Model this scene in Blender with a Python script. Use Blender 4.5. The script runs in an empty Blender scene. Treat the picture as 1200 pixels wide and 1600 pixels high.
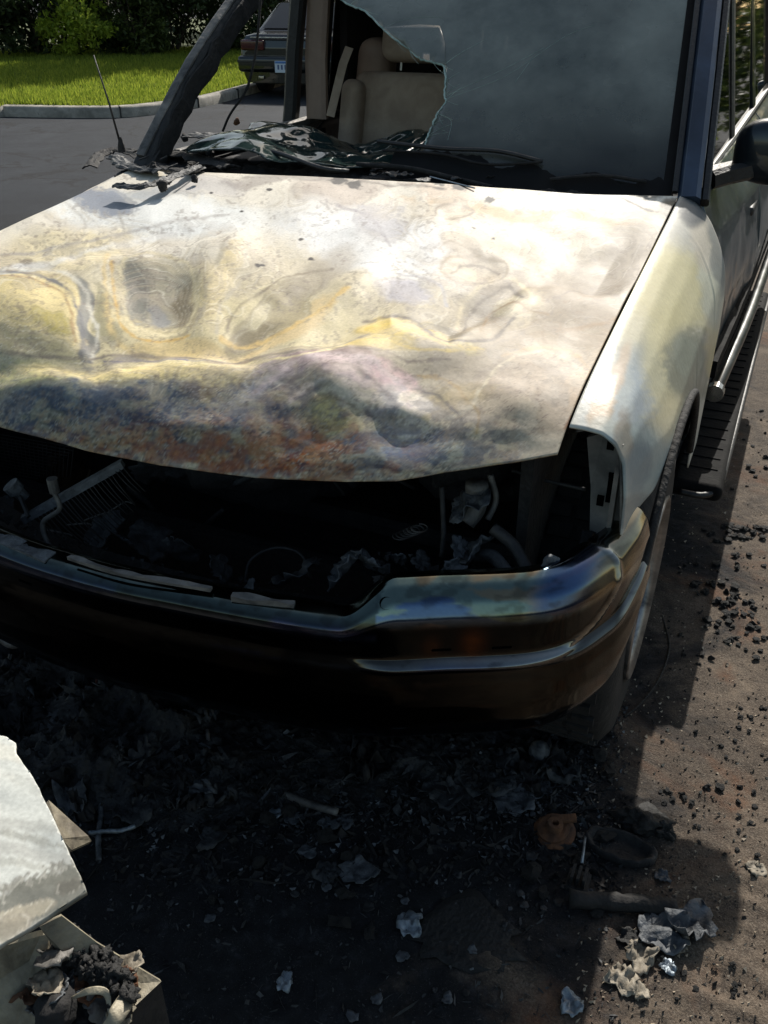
import bpy, bmesh, math, random
import numpy as np
from mathutils import Vector, Matrix, Euler, noise as mnoise
R = math.radians
random.seed(7); rng = np.random.default_rng(7)
sc = bpy.context.scene

# ------------------------------------------------------------------ camera
FPX, PITCH, YAW, CAMH, CAMX, CAMY = 1386.0, R(30.5), R(24.0), 1.55, 1.03, -0.95
cam_d = bpy.data.cameras.new('camera'); cam = bpy.data.objects.new('camera', cam_d)
sc.collection.objects.link(cam); sc.camera = cam
cam.location = (CAMX, CAMY, CAMH); cam.rotation_euler = (R(90) - PITCH, 0, YAW)
cam_d.sensor_fit = 'VERTICAL'; cam_d.sensor_height = 24; cam_d.lens = 24 * FPX / 1600
cam_d.clip_start = 0.02; cam_d.clip_end = 600
# ------------------------------------------------------------------ light
SUN_EL, SUN_AZ = R(39), R(-4)          # sun stands behind the truck (+Y)
w = bpy.data.worlds.new('World'); sc.world = w; w.use_nodes = True
nt = w.node_tree; bg = nt.nodes['Background']
sky = nt.nodes.new('ShaderNodeTexSky'); sky.sky_type = 'NISHITA'; sky.sun_disc = False
sky.sun_elevation = SUN_EL; sky.sun_rotation = SUN_AZ; sky.air_density = 1.0; sky.dust_density = 1.5
wb = nt.nodes.new('ShaderNodeVectorMath'); wb.operation = 'MULTIPLY'; wb.inputs[1].default_value = (1.08, 1.02, .86)   # camera white balance
nt.links.new(sky.outputs[0], wb.inputs[0]); nt.links.new(wb.outputs[0], bg.inputs[0]); bg.inputs[1].default_value = 0.10
sd = bpy.data.lights.new('sun', 'SUN'); sd.energy = 4.2; sd.angle = R(0.5); sd.color = (1, .95, .87)
sun = bpy.data.objects.new('sun', sd); sc.collection.objects.link(sun)
sdir = Vector((math.sin(SUN_AZ) * math.cos(SUN_EL), math.cos(SUN_AZ) * math.cos(SUN_EL), math.sin(SUN_EL)))
sun.rotation_euler = sdir.to_track_quat('Z', 'Y').to_euler()
vs = sc.view_settings; vs.view_transform = 'Standard'; vs.look = 'None'; vs.gamma = 1; vs.exposure = 0.6
sc.render.use_simplify = False

# ------------------------------------------------------------------ survey helpers (photo 1200x1600)
CP, SP, CY_, SY_ = math.cos(PITCH), math.sin(PITCH), math.cos(YAW), math.sin(YAW)
def ray(x, y):
    u, v = x - 600.0, 800.0 - y
    fw = FPX * CP + v * SP; d = -(FPX * SP - v * CP)
    return (u * CY_ - fw * SY_, u * SY_ + fw * CY_, d)
def at(x, y, X=None, Y=None, Z=None):
    r = ray(x, y)
    t = (Z - CAMH) / r[2] if Z is not None else ((X - CAMX) / r[0] if X is not None else (Y - CAMY) / r[1])
    return Vector((CAMX + t * r[0], CAMY + t * r[1], CAMH + t * r[2]))
def proj(P):
    d0 = P[..., 0] - CAMX; d1 = P[..., 1] - CAMY; d2 = P[..., 2] - CAMH
    r = d0 * CY_ + d1 * SY_; fw = -d0 * SY_ + d1 * CY_
    dep = fw * CP - d2 * SP; up = fw * SP + d2 * CP
    return 600 + FPX * r / dep, 800 - FPX * up / dep

# ------------------------------------------------------------------ numpy noise
_H = rng.random((256, 256))
def vnoise(x, y):
    xi = np.floor(x).astype(int); yi = np.floor(y).astype(int); fx = x - xi; fy = y - yi
    fx = fx * fx * fx * (fx * (fx * 6 - 15) + 10); fy = fy * fy * fy * (fy * (fy * 6 - 15) + 10)
    a = _H[xi % 256, yi % 256]; b = _H[(xi + 1) % 256, yi % 256]; c = _H[xi % 256, (yi + 1) % 256]; d = _H[(xi + 1) % 256, (yi + 1) % 256]
    return (a * (1 - fx) + b * fx) * (1 - fy) + (c * (1 - fx) + d * fx) * fy * 1.0
def fbm(x, y, o=4, s=0):
    t = np.zeros_like(x, dtype=float); a = 1; n = 0
    for k in range(o):
        t += a * vnoise(x * 2 ** k + 17.3 * k + s * 7.7, y * 2 ** k + 5.1 * k + s * 3.3); n += a; a *= .5
    return t / n
def sstep(a, b, x):
    t = np.clip((x - a) / (b - a), 0, 1); return t * t * (3 - 2 * t)
def lin(c):
    c = np.array(c, float) / 255.0
    return np.where(c <= .04045, c / 12.92, ((c + .055) / 1.055) ** 2.4)
def L4(c): return tuple(lin(c)) + (1.0,)

# ------------------------------------------------------------------ materials
def new_mat(name):
    m = bpy.data.materials.new(name); m.use_nodes = True
    return m, m.node_tree.nodes, m.node_tree.links, m.node_tree.nodes['Principled BSDF']
def node(ns, t, **k):
    n = ns.new(t)
    for a, v in k.items(): setattr(n, a, v)
    return n
def pmat(name, c1, c2=None, rough=.6, rough2=None, metal=0., scale=8., detail=6., bump=.0, bscale=60., contrast=(.35, .65), spec=.5, coat=0., c3=None, c3pos=.9):
    """noise-mottled principled material; colours in sRGB 0-255"""
    m, ns, ls, b = new_mat(name)
    tc = node(ns, 'ShaderNodeTexCoord')
    n1 = node(ns, 'ShaderNodeTexNoise'); n1.inputs['Scale'].default_value = scale; n1.inputs['Detail'].default_value = detail
    n1.inputs['Distortion'].default_value = .6; n1.inputs['Roughness'].default_value = .62
    ls.new(tc.outputs['Object'], n1.inputs['Vector'])
    cr = node(ns, 'ShaderNodeValToRGB'); e = cr.color_ramp.elements
    e[0].position, e[1].position = contrast; e[0].color = L4(c1); e[1].color = L4(c2 or c1)
    if c3: x = cr.color_ramp.elements.new(c3pos); x.color = L4(c3)
    ls.new(n1.outputs[0], cr.inputs[0]); ls.new(cr.outputs[0], b.inputs['Base Color'])
    b.inputs['Metallic'].default_value = metal; b.inputs['Specular IOR Level'].default_value = spec; b.inputs['Coat Weight'].default_value = coat
    mr = node(ns, 'ShaderNodeMapRange'); mr.inputs[3].default_value = rough; mr.inputs[4].default_value = rough2 if rough2 is not None else rough
    n2 = node(ns, 'ShaderNodeTexNoise'); n2.inputs['Scale'].default_value = scale * 2.3; n2.inputs['Detail'].default_value = 5
    ls.new(tc.outputs['Object'], n2.inputs['Vector']); ls.new(n2.outputs[0], mr.inputs[0]); ls.new(mr.outputs[0], b.inputs['Roughness'])
    if bump:
        n3 = node(ns, 'ShaderNodeTexNoise'); n3.inputs['Scale'].default_value = bscale; n3.inputs['Detail'].default_value = 6
        ls.new(tc.outputs['Object'], n3.inputs['Vector'])
        bp = node(ns, 'ShaderNodeBump'); bp.inputs['Strength'].default_value = bump; bp.inputs['Distance'].default_value = .01
        ls.new(n3.outputs[0], bp.inputs['Height']); ls.new(bp.outputs[0], b.inputs['Normal'])
    return m
def vcol_mat(name, rough=(.4, .6), metal=0., bump=.25, bscale=90., spec=.5, speck=.12, coat=0):
    m, ns, ls, b = new_mat(name)
    a = node(ns, 'ShaderNodeAttribute', attribute_name='col')
    tc = node(ns, 'ShaderNodeTexCoord')
    n1 = node(ns, 'ShaderNodeTexNoise'); n1.inputs['Scale'].default_value = 190; n1.inputs['Detail'].default_value = 6
    ls.new(tc.outputs['Object'], n1.inputs['Vector'])
    mr = node(ns, 'ShaderNodeMapRange'); mr.inputs[1].default_value = .3; mr.inputs[2].default_value = .7
    mr.inputs[3].default_value = 1 - speck; mr.inputs[4].default_value = 1 + speck
    ls.new(n1.outputs[0], mr.inputs[0])
    mx = node(ns, 'ShaderNodeVectorMath', operation='SCALE'); ls.new(a.outputs['Color'], mx.inputs[0]); ls.new(mr.outputs[0], mx.inputs['Scale'])
    ls.new(mx.outputs[0], b.inputs['Base Color'])
    n2 = node(ns, 'ShaderNodeTexNoise'); n2.inputs['Scale'].default_value = 9; n2.inputs['Detail'].default_value = 7
    ls.new(tc.outputs['Object'], n2.inputs['Vector'])
    m2 = node(ns, 'ShaderNodeMapRange'); m2.inputs[1].default_value = .3; m2.inputs[2].default_value = .7
    m2.inputs[3].default_value, m2.inputs[4].default_value = rough
    ls.new(n2.outputs[0], m2.inputs[0]); ls.new(m2.outputs[0], b.inputs['Roughness'])
    b.inputs['Metallic'].default_value = metal; b.inputs['Specular IOR Level'].default_value = spec; b.inputs['Coat Weight'].default_value = coat
    bp = node(ns, 'ShaderNodeBump'); bp.inputs['Strength'].default_value = bump; bp.inputs['Distance'].default_value = .004
    n3 = node(ns, 'ShaderNodeTexNoise'); n3.inputs['Scale'].default_value = bscale; n3.inputs['Detail'].default_value = 7
    ls.new(tc.outputs['Object'], n3.inputs['Vector']); ls.new(n3.outputs[0], bp.inputs['Height']); ls.new(bp.outputs[0], b.inputs['Normal'])
    return m

M = {}
M['burnt'] = pmat('charred_black', (16, 16, 17), (38, 36, 35), .75, .95, scale=22, bump=.6, bscale=70, c3=(78, 74, 70), c3pos=.8)
M['soot'] = pmat('soot_metal', (20, 21, 23), (46, 45, 44), .5, .8, scale=14, bump=.5, bscale=50, c3=(95, 70, 50), c3pos=.82)
M['ashmetal'] = pmat('ashy_bare_metal', (62, 62, 62), (128, 124, 118), .5, .75, metal=.3, scale=12, bump=.4, bscale=60, c3=(110, 72, 45), c3pos=.78)
M['holeblack'] = pmat('hole_black', (3, 3, 3), (5, 5, 5), 1., 1., spec=0.)
M['foil'] = pmat('crumpled_foil', (80, 90, 100), (165, 174, 180), .35, .6, metal=.6, scale=20, bump=.4, bscale=120)
M['ashfoil'] = pmat('ash_grey_sheet', (46, 49, 53), (98, 102, 106), .5, .8, metal=.15, scale=20, bump=.5, bscale=100)
M['charsheet'] = pmat('charred_sheet', (22, 24, 26), (58, 60, 62), .5, .8, scale=25, bump=.5, bscale=90)
M['paper'] = pmat('scorched_pale_sheet', (84, 76, 64), (168, 158, 140), .6, .8, scale=14, bump=.4, bscale=80, c3=(80, 66, 50), c3pos=.75)
M['rust'] = pmat('rust', (58, 38, 26), (112, 74, 46), .75, .95, scale=18, bump=.5, bscale=80, c3=(60, 50, 45), c3pos=.8)
M['copper'] = pmat('melted_red_plastic', (70, 38, 28), (150, 84, 62), .4, .7, scale=20, bump=.5)
M['coal'] = pmat('charcoal', (7, 7, 7), (20, 19, 18), .6, .9, scale=30, bump=.7, bscale=90)
M['paint'] = pmat('dark_teal_car_paint', (20, 30, 38), (32, 44, 52), .22, .4, metal=.4, scale=3, coat=.6, bump=.03, bscale=5)
M['paintblue'] = pmat('sooty_blue_paint', (30, 40, 54), (54, 68, 88), .3, .5, metal=.3, scale=5, coat=.3, bump=.03)
M['chrome'] = pmat('dulled_chrome', (120, 122, 124), (190, 190, 188), .15, .35, metal=1, scale=6)
M['boardrubber'] = pmat('dull_black_board', (9, 9, 10), (20, 20, 20), .75, .9, scale=12, bump=.2, bscale=80, spec=.12)
M['darkchrome'] = pmat('sooty_chrome', (48, 50, 52), (96, 98, 98), .22, .4, metal=.95, scale=6)
M['blackplastic'] = pmat('black_plastic', (16, 17, 18), (30, 31, 32), .4, .6, scale=30, bump=.2, bscale=120)
M['rubber'] = pmat('tyre_rubber', (14, 14, 15), (32, 31, 30), .8, .95, scale=20, bump=.4, bscale=50)
M['rim'] = pmat('brake_dusted_alloy', (70, 72, 75), (150, 150, 150), .3, .5, metal=.9, scale=12)
M['beige'] = pmat('beige_cloth', (150, 132, 114), (172, 154, 134), .85, .95, scale=12, bump=.3, bscale=250)
M['beigetrim'] = pmat('beige_plastic_trim', (132, 112, 98), (152, 132, 116), .6, .8, scale=5, bump=.1)
M['darktrim'] = pmat('dark_interior', (12, 12, 13), (26, 26, 27), .7, .9, scale=8, bump=.3)
M['white'] = pmat('white_metal_post', (215, 215, 210), None, .3, metal=.8)
M['tailred'] = pmat('tail_lamp_red', (52, 14, 14), (74, 20, 18), .15, scale=4, coat=.6)
M['sedan'] = pmat('black_green_sedan_paint', (10, 16, 17), (14, 22, 22), .2, .3, metal=.3, scale=2, coat=.8)
M['bark'] = pmat('bark', (48, 40, 32), (84, 72, 58), .9, scale=9, bump=.8, bscale=24)
M['concrete'] = pmat('kerb_concrete', (112, 108, 100), (158, 152, 142), .85, .95, scale=6, bump=.4, bscale=60, c3=(84, 80, 72), c3pos=.75)

def glassmat(name, col, alpha, rough=.05, dust=(90, 100, 100), dustamt=.3, scale=4.):
    m, ns, ls, b = new_mat(name)
    tc = node(ns, 'ShaderNodeTexCoord')
    n1 = node(ns, 'ShaderNodeTexNoise'); n1.inputs['Scale'].default_value = scale; n1.inputs['Detail'].default_value = 7; n1.inputs['Roughness'].default_value = .65
    ls.new(tc.outputs['Object'], n1.inputs['Vector'])
    cr = node(ns, 'ShaderNodeValToRGB'); e = cr.color_ramp.elements
    e[0].position = .3; e[1].position = .7; e[0].color = L4(col)
    e[1].color = tuple(lin(col) * (1 - dustamt) + lin(dust) * dustamt) + (1,)
    ls.new(n1.outputs[0], cr.inputs[0]); ls.new(cr.outputs[0], b.inputs['Base Color'])
    b.inputs['Roughness'].default_value = rough; b.inputs['Specular IOR Level'].default_value = .6
    b.inputs['Alpha'].default_value = alpha
    return m
M['windshield'] = glassmat('dusty_laminated_glass', (50, 55, 53), .80, .16, (132, 134, 126), .5, 3.0)
def height_tone(m):          # base colour darker at the foot of the glass, paler and uneven above
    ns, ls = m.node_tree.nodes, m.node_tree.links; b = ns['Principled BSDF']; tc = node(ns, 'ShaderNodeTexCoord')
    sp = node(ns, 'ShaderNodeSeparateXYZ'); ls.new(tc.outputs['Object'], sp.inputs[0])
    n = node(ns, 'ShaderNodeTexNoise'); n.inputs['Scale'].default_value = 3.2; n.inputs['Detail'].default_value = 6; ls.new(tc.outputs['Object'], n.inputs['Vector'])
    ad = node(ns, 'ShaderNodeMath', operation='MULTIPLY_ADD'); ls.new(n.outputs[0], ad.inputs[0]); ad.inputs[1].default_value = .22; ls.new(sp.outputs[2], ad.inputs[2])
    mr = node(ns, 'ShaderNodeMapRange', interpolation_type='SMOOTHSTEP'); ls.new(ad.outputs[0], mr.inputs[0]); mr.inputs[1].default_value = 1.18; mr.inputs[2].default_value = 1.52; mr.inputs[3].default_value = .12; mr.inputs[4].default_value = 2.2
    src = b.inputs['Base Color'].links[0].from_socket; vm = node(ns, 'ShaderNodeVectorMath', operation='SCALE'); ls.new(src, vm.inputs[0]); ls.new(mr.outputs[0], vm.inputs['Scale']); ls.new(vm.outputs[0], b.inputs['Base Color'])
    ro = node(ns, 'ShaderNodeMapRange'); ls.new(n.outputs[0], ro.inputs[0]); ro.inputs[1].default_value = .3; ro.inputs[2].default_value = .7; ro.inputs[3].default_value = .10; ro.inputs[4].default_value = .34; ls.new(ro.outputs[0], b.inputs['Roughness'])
height_tone(M['windshield'])
M['shardglass'] = glassmat('wrinkled_green_glass', (22, 38, 36), .9, .06, (70, 86, 84), .5, 7)
M['glassedge'] = pmat('broken_glass_edge', (110, 135, 128), (170, 190, 182), .2, .4, scale=40)
M['sideglass'] = glassmat('side_glass', (8, 10, 10), .95, .03, (20, 24, 22), .3, 3)
M['frit'] = pmat('black_glass_band', (8, 9, 10), (14, 15, 16), .6, .8, scale=10, spec=.2)

def leafmat(name, c1, c2, trans=.5):
    m, ns, ls, b = new_mat(name)
    oi = node(ns, 'ShaderNodeNewGeometry')
    cr = node(ns, 'ShaderNodeValToRGB'); e = cr.color_ramp.elements; e[0].color = L4(c1); e[1].color = L4(c2)
    ls.new(oi.outputs['Random Per Island'], cr.inputs[0]); ls.new(cr.outputs[0], b.inputs['Base Color'])
    b.inputs['Roughness'].default_value = .55; b.inputs['Specular IOR Level'].default_value = .3
    tr = node(ns, 'ShaderNodeBsdfTranslucent'); ls.new(cr.outputs[0], tr.inputs[0])
    mx = node(ns, 'ShaderNodeMixShader'); mx.inputs[0].default_value = trans
    out = ns['Material Output']; ls.new(b.outputs[0], mx.inputs[1]); ls.new(tr.outputs[0], mx.inputs[2]); ls.new(mx.outputs[0], out.inputs[0])
    return m
M['leafdark'] = leafmat('dark_leaves', (34, 44, 24), (62, 76, 36), .35)
M['leafmid'] = leafmat('olive_leaves', (50, 60, 30), (88, 100, 46), .4)
M['leafbright'] = leafmat('yellow_green_leaves', (118, 140, 44), (184, 196, 76), .6)
M['grass'] = leafmat('grass_blades', (86, 108, 32), (156, 166, 62), .55)

# ------------------------------------------------------------------ mesh helpers
COL = sc.collection
def link(o, parent=None):
    COL.objects.link(o)
    if parent is not None: o.parent = parent
    return o
def tag(o, label=None, cat=None, group=None, kind=None):
    if label: o['label'] = label
    if cat: o['category'] = cat
    if group: o['group'] = group
    if kind: o['kind'] = kind
    return o
def empty(name, loc=(0, 0, 0), rz=0):
    o = bpy.data.objects.new(name, None); o.empty_display_size = .1; o.location = loc; o.rotation_euler.z = rz
    return link(o)
def mesh_np(name, V, F, mat, parent=None, smooth=True, col=None, solid=0, offset=-1):
    """V (n,3); F (m,k) int array with constant k"""
    me = bpy.data.meshes.new(name); V = np.asarray(V, np.float32); F = np.asarray(F, np.int32); k = F.shape[1]
    me.vertices.add(len(V)); me.vertices.foreach_set('co', V.ravel())
    me.loops.add(F.size); me.loops.foreach_set('vertex_index', F.ravel())
    me.polygons.add(len(F)); me.polygons.foreach_set('loop_start', np.arange(0, F.size, k, dtype=np.int32))
    me.polygons.foreach_set('loop_total', np.full(len(F), k, np.int32))
    me.polygons.foreach_set('use_smooth', np.full(len(F), smooth, bool))
    me.update(calc_edges=True); me.validate()
    if col is not None:
        a = me.color_attributes.new('col', 'FLOAT_COLOR', 'POINT')
        c = np.ones((len(V), 4), np.float32); c[:, :3] = col; a.data.foreach_set('color', c.ravel())
    me.materials.append(mat); o = link(bpy.data.objects.new(name, me), parent)
    if solid:
        s = o.modifiers.new('thickness', 'SOLIDIFY'); s.thickness = solid; s.offset = offset
    return o
def grid_faces(n, m, mask=None, flip=False):
    i = np.arange(n * m).reshape(n, m)
    f = np.stack([i[:-1, :-1], i[1:, :-1], i[1:, 1:], i[:-1, 1:]], -1)
    if mask is not None: f = f[mask]
    f = f.reshape(-1, 4)
    return f[:, ::-1] if flip else f
def grid(name, P, mat, parent=None, smooth=True, col=None, solid=0, offset=-1, mask=None, flip=False):
    n, m = P.shape[:2]
    return mesh_np(name, P.reshape(-1, 3), grid_faces(n, m, mask, flip), mat, parent, smooth, None if col is None else col.reshape(-1, 3), solid, offset)
class MB:
    def __init__(s): s.v = []; s.f = []
    def add(s, v, f):
        o = len(s.v); s.v += [tuple(p) for p in v]; s.f += [tuple(i + o for i in q) for q in f]; return s
    def box(s, c, d, rot=None, taper=1.):
        c = Vector(c); v = []
        for z in (-1, 1):
            k = taper if z > 0 else 1
            for x, y in ((-1, -1), (1, -1), (1, 1), (-1, 1)):
                p = Vector((x * d[0] / 2 * k, y * d[1] / 2 * k, z * d[2] / 2))
                if rot: p = Euler(rot).to_matrix() @ p
                v.append(c + p)
        return s.add(v, [(3, 2, 1, 0), (4, 5, 6, 7), (0, 1, 5, 4), (1, 2, 6, 5), (2, 3, 7, 6), (3, 0, 4, 7)])
    def tube(s, pts, r, n=8, cap=True, sx=1.):
        pts = [Vector(p) for p in pts]; rs = r if hasattr(r, '__len__') else [r] * len(pts); v = []; up = None
        for i, p in enumerate(pts):
            t = (pts[min(i + 1, len(pts) - 1)] - pts[max(i - 1, 0)]).normalized()
            if up is None: up = t.orthogonal().normalized()
            a = (up - t * up.dot(t)); a = a.normalized() if a.length > 1e-6 else t.orthogonal().normalized(); b = t.cross(a); up = a
            for k in range(n):
                q = 2 * math.pi * k / n; v.append(p + (a * math.cos(q) * sx + b * math.sin(q)) * rs[i])
        f = []
        for i in range(len(pts) - 1):
            for k in range(n):
                k2 = (k + 1) % n; f.append((i * n + k, i * n + k2, (i + 1) * n + k2, (i + 1) * n + k))
        if cap: f += [tuple(range(n))[::-1], tuple(range((len(pts) - 1) * n, len(pts) * n))]
        return s.add(v, f)
    def lathe(s, prof, c, axis='X', n=40, R0=None):
        """prof: list of (axial, radius)"""
        v = []; c = Vector(c)
        for a, r in prof:
            for k in range(n):
                q = 2 * math.pi * k / n
                p = {'X': Vector((a, r * math.cos(q), r * math.sin(q))), 'Z': Vector((r * math.cos(q), r * math.sin(q), a)), 'Y': Vector((r * math.cos(q), a, r * math.sin(q)))}[axis]
                if R0: p = Euler(R0).to_matrix() @ p
                v.append(c + p)
        f = [(i * n + k, i * n + (k + 1) % n, (i + 1) * n + (k + 1) % n, (i + 1) * n + k) for i in range(len(prof) - 1) for k in range(n)]
        return s.add(v, f)
    def build(s, name, mat, parent=None, smooth=False, bevel=0, jit=0., sub=0):
        me = bpy.data.meshes.new(name)
        v = s.v
        if jit: v = [tuple(Vector(p) + Vector((random.uniform(-1, 1), random.uniform(-1, 1), random.uniform(-1, 1))) * jit) for p in v]
        me.from_pydata(v, [], s.f); me.update()
        bm = bmesh.new(); bm.from_mesh(me); bmesh.ops.recalc_face_normals(bm, faces=bm.faces); bm.to_mesh(me); bm.free()
        me.polygons.foreach_set('use_smooth', [smooth] * len(me.polygons)); me.materials.append(mat)
        o = link(bpy.data.objects.new(name, me), parent)
        if bevel:
            b = o.modifiers.new('bevel', 'BEVEL'); b.width = bevel; b.segments = 3; b.limit_method = 'ANGLE'
            me.polygons.foreach_set('use_smooth', [True] * len(me.polygons))
            w_ = o.modifiers.new('wn', 'WEIGHTED_NORMAL')
        if sub: o.modifiers.new('sub', 'SUBSURF').levels = sub; o.modifiers['sub'].render_levels = sub
        return o
def interp(x, xs, ys): return np.interp(x, xs, ys)
def bez(pts, n=24):
    """Catmull-Rom through points"""
    P = [Vector(p) for p in pts]; P = [P[0] * 2 - P[1]] + P + [P[-1] * 2 - P[-2]]; out = []
    for i in range(1, len(P) - 2):
        for k in range(n):
            t = k / n; out.append(.5 * ((2 * P[i]) + (P[i + 1] - P[i - 1]) * t + (2 * P[i - 1] - 5 * P[i] + 4 * P[i + 1] - P[i + 2]) * t * t + (3 * P[i] - P[i - 1] - 3 * P[i + 1] + P[i + 2]) * t ** 3))
    return out + [P[-2]]

# ================================================================== GROUND
def lines(a, b, d0, lo, hi, gmax):
    mid = list(np.arange(a, b, d0)); o = []; x = a; s = d0
    while x > lo: s = min(s * 1.25, gmax); x -= s; o.append(x)
    h = []; x = mid[-1]; s = d0
    while x < hi: s = min(s * 1.25, gmax); x += s; h.append(x)
    return np.array(o[::-1] + mid + h)
gx = lines(-1.2, 2.6, .0085, -300, 300, 30); gy = lines(-1.0, 3.4, .0095, -60, 420, 30)
GX, GY = np.meshgrid(gx, gy, indexing='ij')
near = sstep(3.5, 1.5, np.hypot(GX - .6, GY - .8))
rough_zone = sstep(.9, 1.2, GX + .25 * GY) * sstep(.9, .1, GY)
GZ = (fbm(GX * 9, GY * 9, 5) - .5) * .010 * near + (fbm(GX * 38, GY * 38, 3, 2) - .5) * .007 * near
rw = fbm(GX * 5 + 2 * fbm(GX * 4, GY * 4, 3, 5), GY * 13, 5, 9)
GZ += rough_zone * near * (np.abs(rw - .5) * -.05 + .004)
GZ -= .004
def ground_mat():
    m, ns, ls, b = new_mat('asphalt_soot_and_painted_shade'); tc = node(ns, 'ShaderNodeTexCoord'); P = tc.outputs['Object']
    def noise_(sc_, det=8, rg=.6, dist=0.):
        n = node(ns, 'ShaderNodeTexNoise'); n.inputs['Scale'].default_value = sc_; n.inputs['Detail'].default_value = det; n.inputs['Roughness'].default_value = rg; n.inputs['Distortion'].default_value = dist
        ls.new(P, n.inputs['Vector']); return n.outputs[0]
    def ramp(src, stops):
        cr = node(ns, 'ShaderNodeValToRGB'); e = cr.color_ramp.elements
        e[0].position, e[0].color = stops[0][0], stops[0][1]; e[1].position, e[1].color = stops[-1][0], stops[-1][1]
        for p_, c_ in stops[1:-1]: x = e.new(p_); x.color = c_
        ls.new(src, cr.inputs[0]); return cr.outputs[0]
    def mix(f, a, c):
        n = node(ns, 'ShaderNodeMix', data_type='RGBA'); ls.new(f, n.inputs[0]); ls.new(a, n.inputs[6]); ls.new(c, n.inputs[7]); return n.outputs[2]
    def math_(op, a, c, cl=False):
        n = node(ns, 'ShaderNodeMath', operation=op, use_clamp=cl)
        for i, v in enumerate((a, c)):
            if v is None: continue
            if isinstance(v, (int, float)): n.inputs[i].default_value = v
            else: ls.new(v, n.inputs[i])
        return n.outputs[0]
    def mapr(v, a, c, lo=0., hi=1.):
        n = node(ns, 'ShaderNodeMapRange', interpolation_type='SMOOTHSTEP'); ls.new(v, n.inputs[0]); n.inputs[1].default_value = a; n.inputs[2].default_value = c; n.inputs[3].default_value = lo; n.inputs[4].default_value = hi; return n.outputs[0]
    sep = node(ns, 'ShaderNodeSeparateXYZ'); ls.new(P, sep.inputs[0]); X, Y = sep.outputs[0], sep.outputs[1]
    W = (1, 1, 1, 1); K = (0, 0, 0, 1)
    # far road: bluish worn asphalt with faint tar streaks
    far = ramp(noise_(1.4, 9, .7, .8), [(.32, L4((19, 23, 29))), (.5, L4((30, 35, 42))), (.68, L4((46, 50, 56)))])
    far = mix(ramp(noise_(160, 4, .7), [(.35, K), (.75, W)]), far, ramp(noise_(220, 2), [(.3, L4((22, 24, 28))), (.7, L4((58, 62, 68)))]))
    vc = node(ns, 'ShaderNodeTexVoronoi', feature='DISTANCE_TO_EDGE'); vc.inputs['Scale'].default_value = .55
    dn = node(ns, 'ShaderNodeVectorMath', operation='ADD'); nz = node(ns, 'ShaderNodeTexNoise'); nz.inputs['Scale'].default_value = 2.5; nz.inputs['Detail'].default_value = 6; ls.new(P, nz.inputs['Vector'])
    ls.new(P, dn.inputs[0]); ls.new(nz.outputs['Color'], dn.inputs[1]); ls.new(dn.outputs[0], vc.inputs['Vector'])
    far = mix(mapr(vc.outputs['Distance'], .022, .008, 0, .75), far, ramp(noise_(30), [(.3, L4((14, 15, 18))), (.7, L4((26, 27, 30)))]))
    far = mix(mapr(noise_(.45, 5, .6, 1.5), .52, .66, 0, .5), far, ramp(noise_(60), [(.3, L4((18, 20, 24))), (.7, L4((40, 42, 46)))]))
    # near apron: brown dusty asphalt with light and dark grit
    nr = ramp(noise_(5, 9, .7, .8), [(.3, L4((58, 51, 45))), (.5, L4((106, 93, 80))), (.68, L4((150, 133, 114)))])
    grit = ramp(noise_(230, 5, .75), [(.38, L4((28, 24, 20))), (.5, L4((98, 86, 74))), (.66, L4((168, 156, 140)))])
    nr = mix(ramp(noise_(60, 6, .7), [(.3, (.15, .15, .15, 1)), (.7, (.75, .75, .75, 1))]), nr, grit)
    v = node(ns, 'ShaderNodeTexVoronoi'); v.inputs['Scale'].default_value = 95; ls.new(P, v.inputs['Vector'])
    nr = mix(mapr(v.outputs['Distance'], .16, .05), nr, ramp(noise_(8), [(.4, L4((30, 26, 22))), (.6, L4((70, 60, 50)))]))
    # rusty patches
    nr = mix(mapr(noise_(3.2, 8, .6, 1.), .52, .68, 0, .65), nr, ramp(noise_(40), [(.3, L4((92, 62, 42))), (.7, L4((138, 92, 62)))]))
    d = math_('ADD', math_('POWER', math_('ABSOLUTE', math_('SUBTRACT', X, .6), None), 2.), math_('POWER', math_('ABSOLUTE', math_('SUBTRACT', Y, 1.0), None), 2.))
    base = mix(mapr(math_('SQRT', d, None), 5.5, 3.2), far, nr)
    # soot: fire scorch from under the nose, widened to paint the truck's shade black
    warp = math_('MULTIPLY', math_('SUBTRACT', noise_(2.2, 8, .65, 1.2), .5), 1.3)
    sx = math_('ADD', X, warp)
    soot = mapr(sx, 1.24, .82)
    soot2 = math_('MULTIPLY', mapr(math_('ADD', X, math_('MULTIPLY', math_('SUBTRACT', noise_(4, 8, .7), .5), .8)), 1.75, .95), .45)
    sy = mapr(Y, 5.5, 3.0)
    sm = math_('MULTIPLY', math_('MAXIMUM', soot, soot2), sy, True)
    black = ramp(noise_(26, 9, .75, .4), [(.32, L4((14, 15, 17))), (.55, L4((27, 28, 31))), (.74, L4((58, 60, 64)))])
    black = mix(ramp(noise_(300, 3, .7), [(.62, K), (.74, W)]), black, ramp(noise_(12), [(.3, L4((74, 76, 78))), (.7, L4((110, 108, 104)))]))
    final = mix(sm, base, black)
    ls.new(final, b.inputs['Base Color'])
    b.inputs['Roughness'].default_value = .85; b.inputs['Specular IOR Level'].default_value = .22
    bp = node(ns, 'ShaderNodeBump'); bp.inputs['Strength'].default_value = 1.; bp.inputs['Distance'].default_value = .006
    ls.new(math_('ADD', noise_(70, 9, .75), math_('MULTIPLY', noise_(260, 4, .7), .5)), bp.inputs['Height']); ls.new(bp.outputs[0], b.inputs['Normal'])
    return m
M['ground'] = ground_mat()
g = grid('ground', np.stack([GX, GY, GZ], -1), M['ground']); tag(g, kind='structure')
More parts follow.
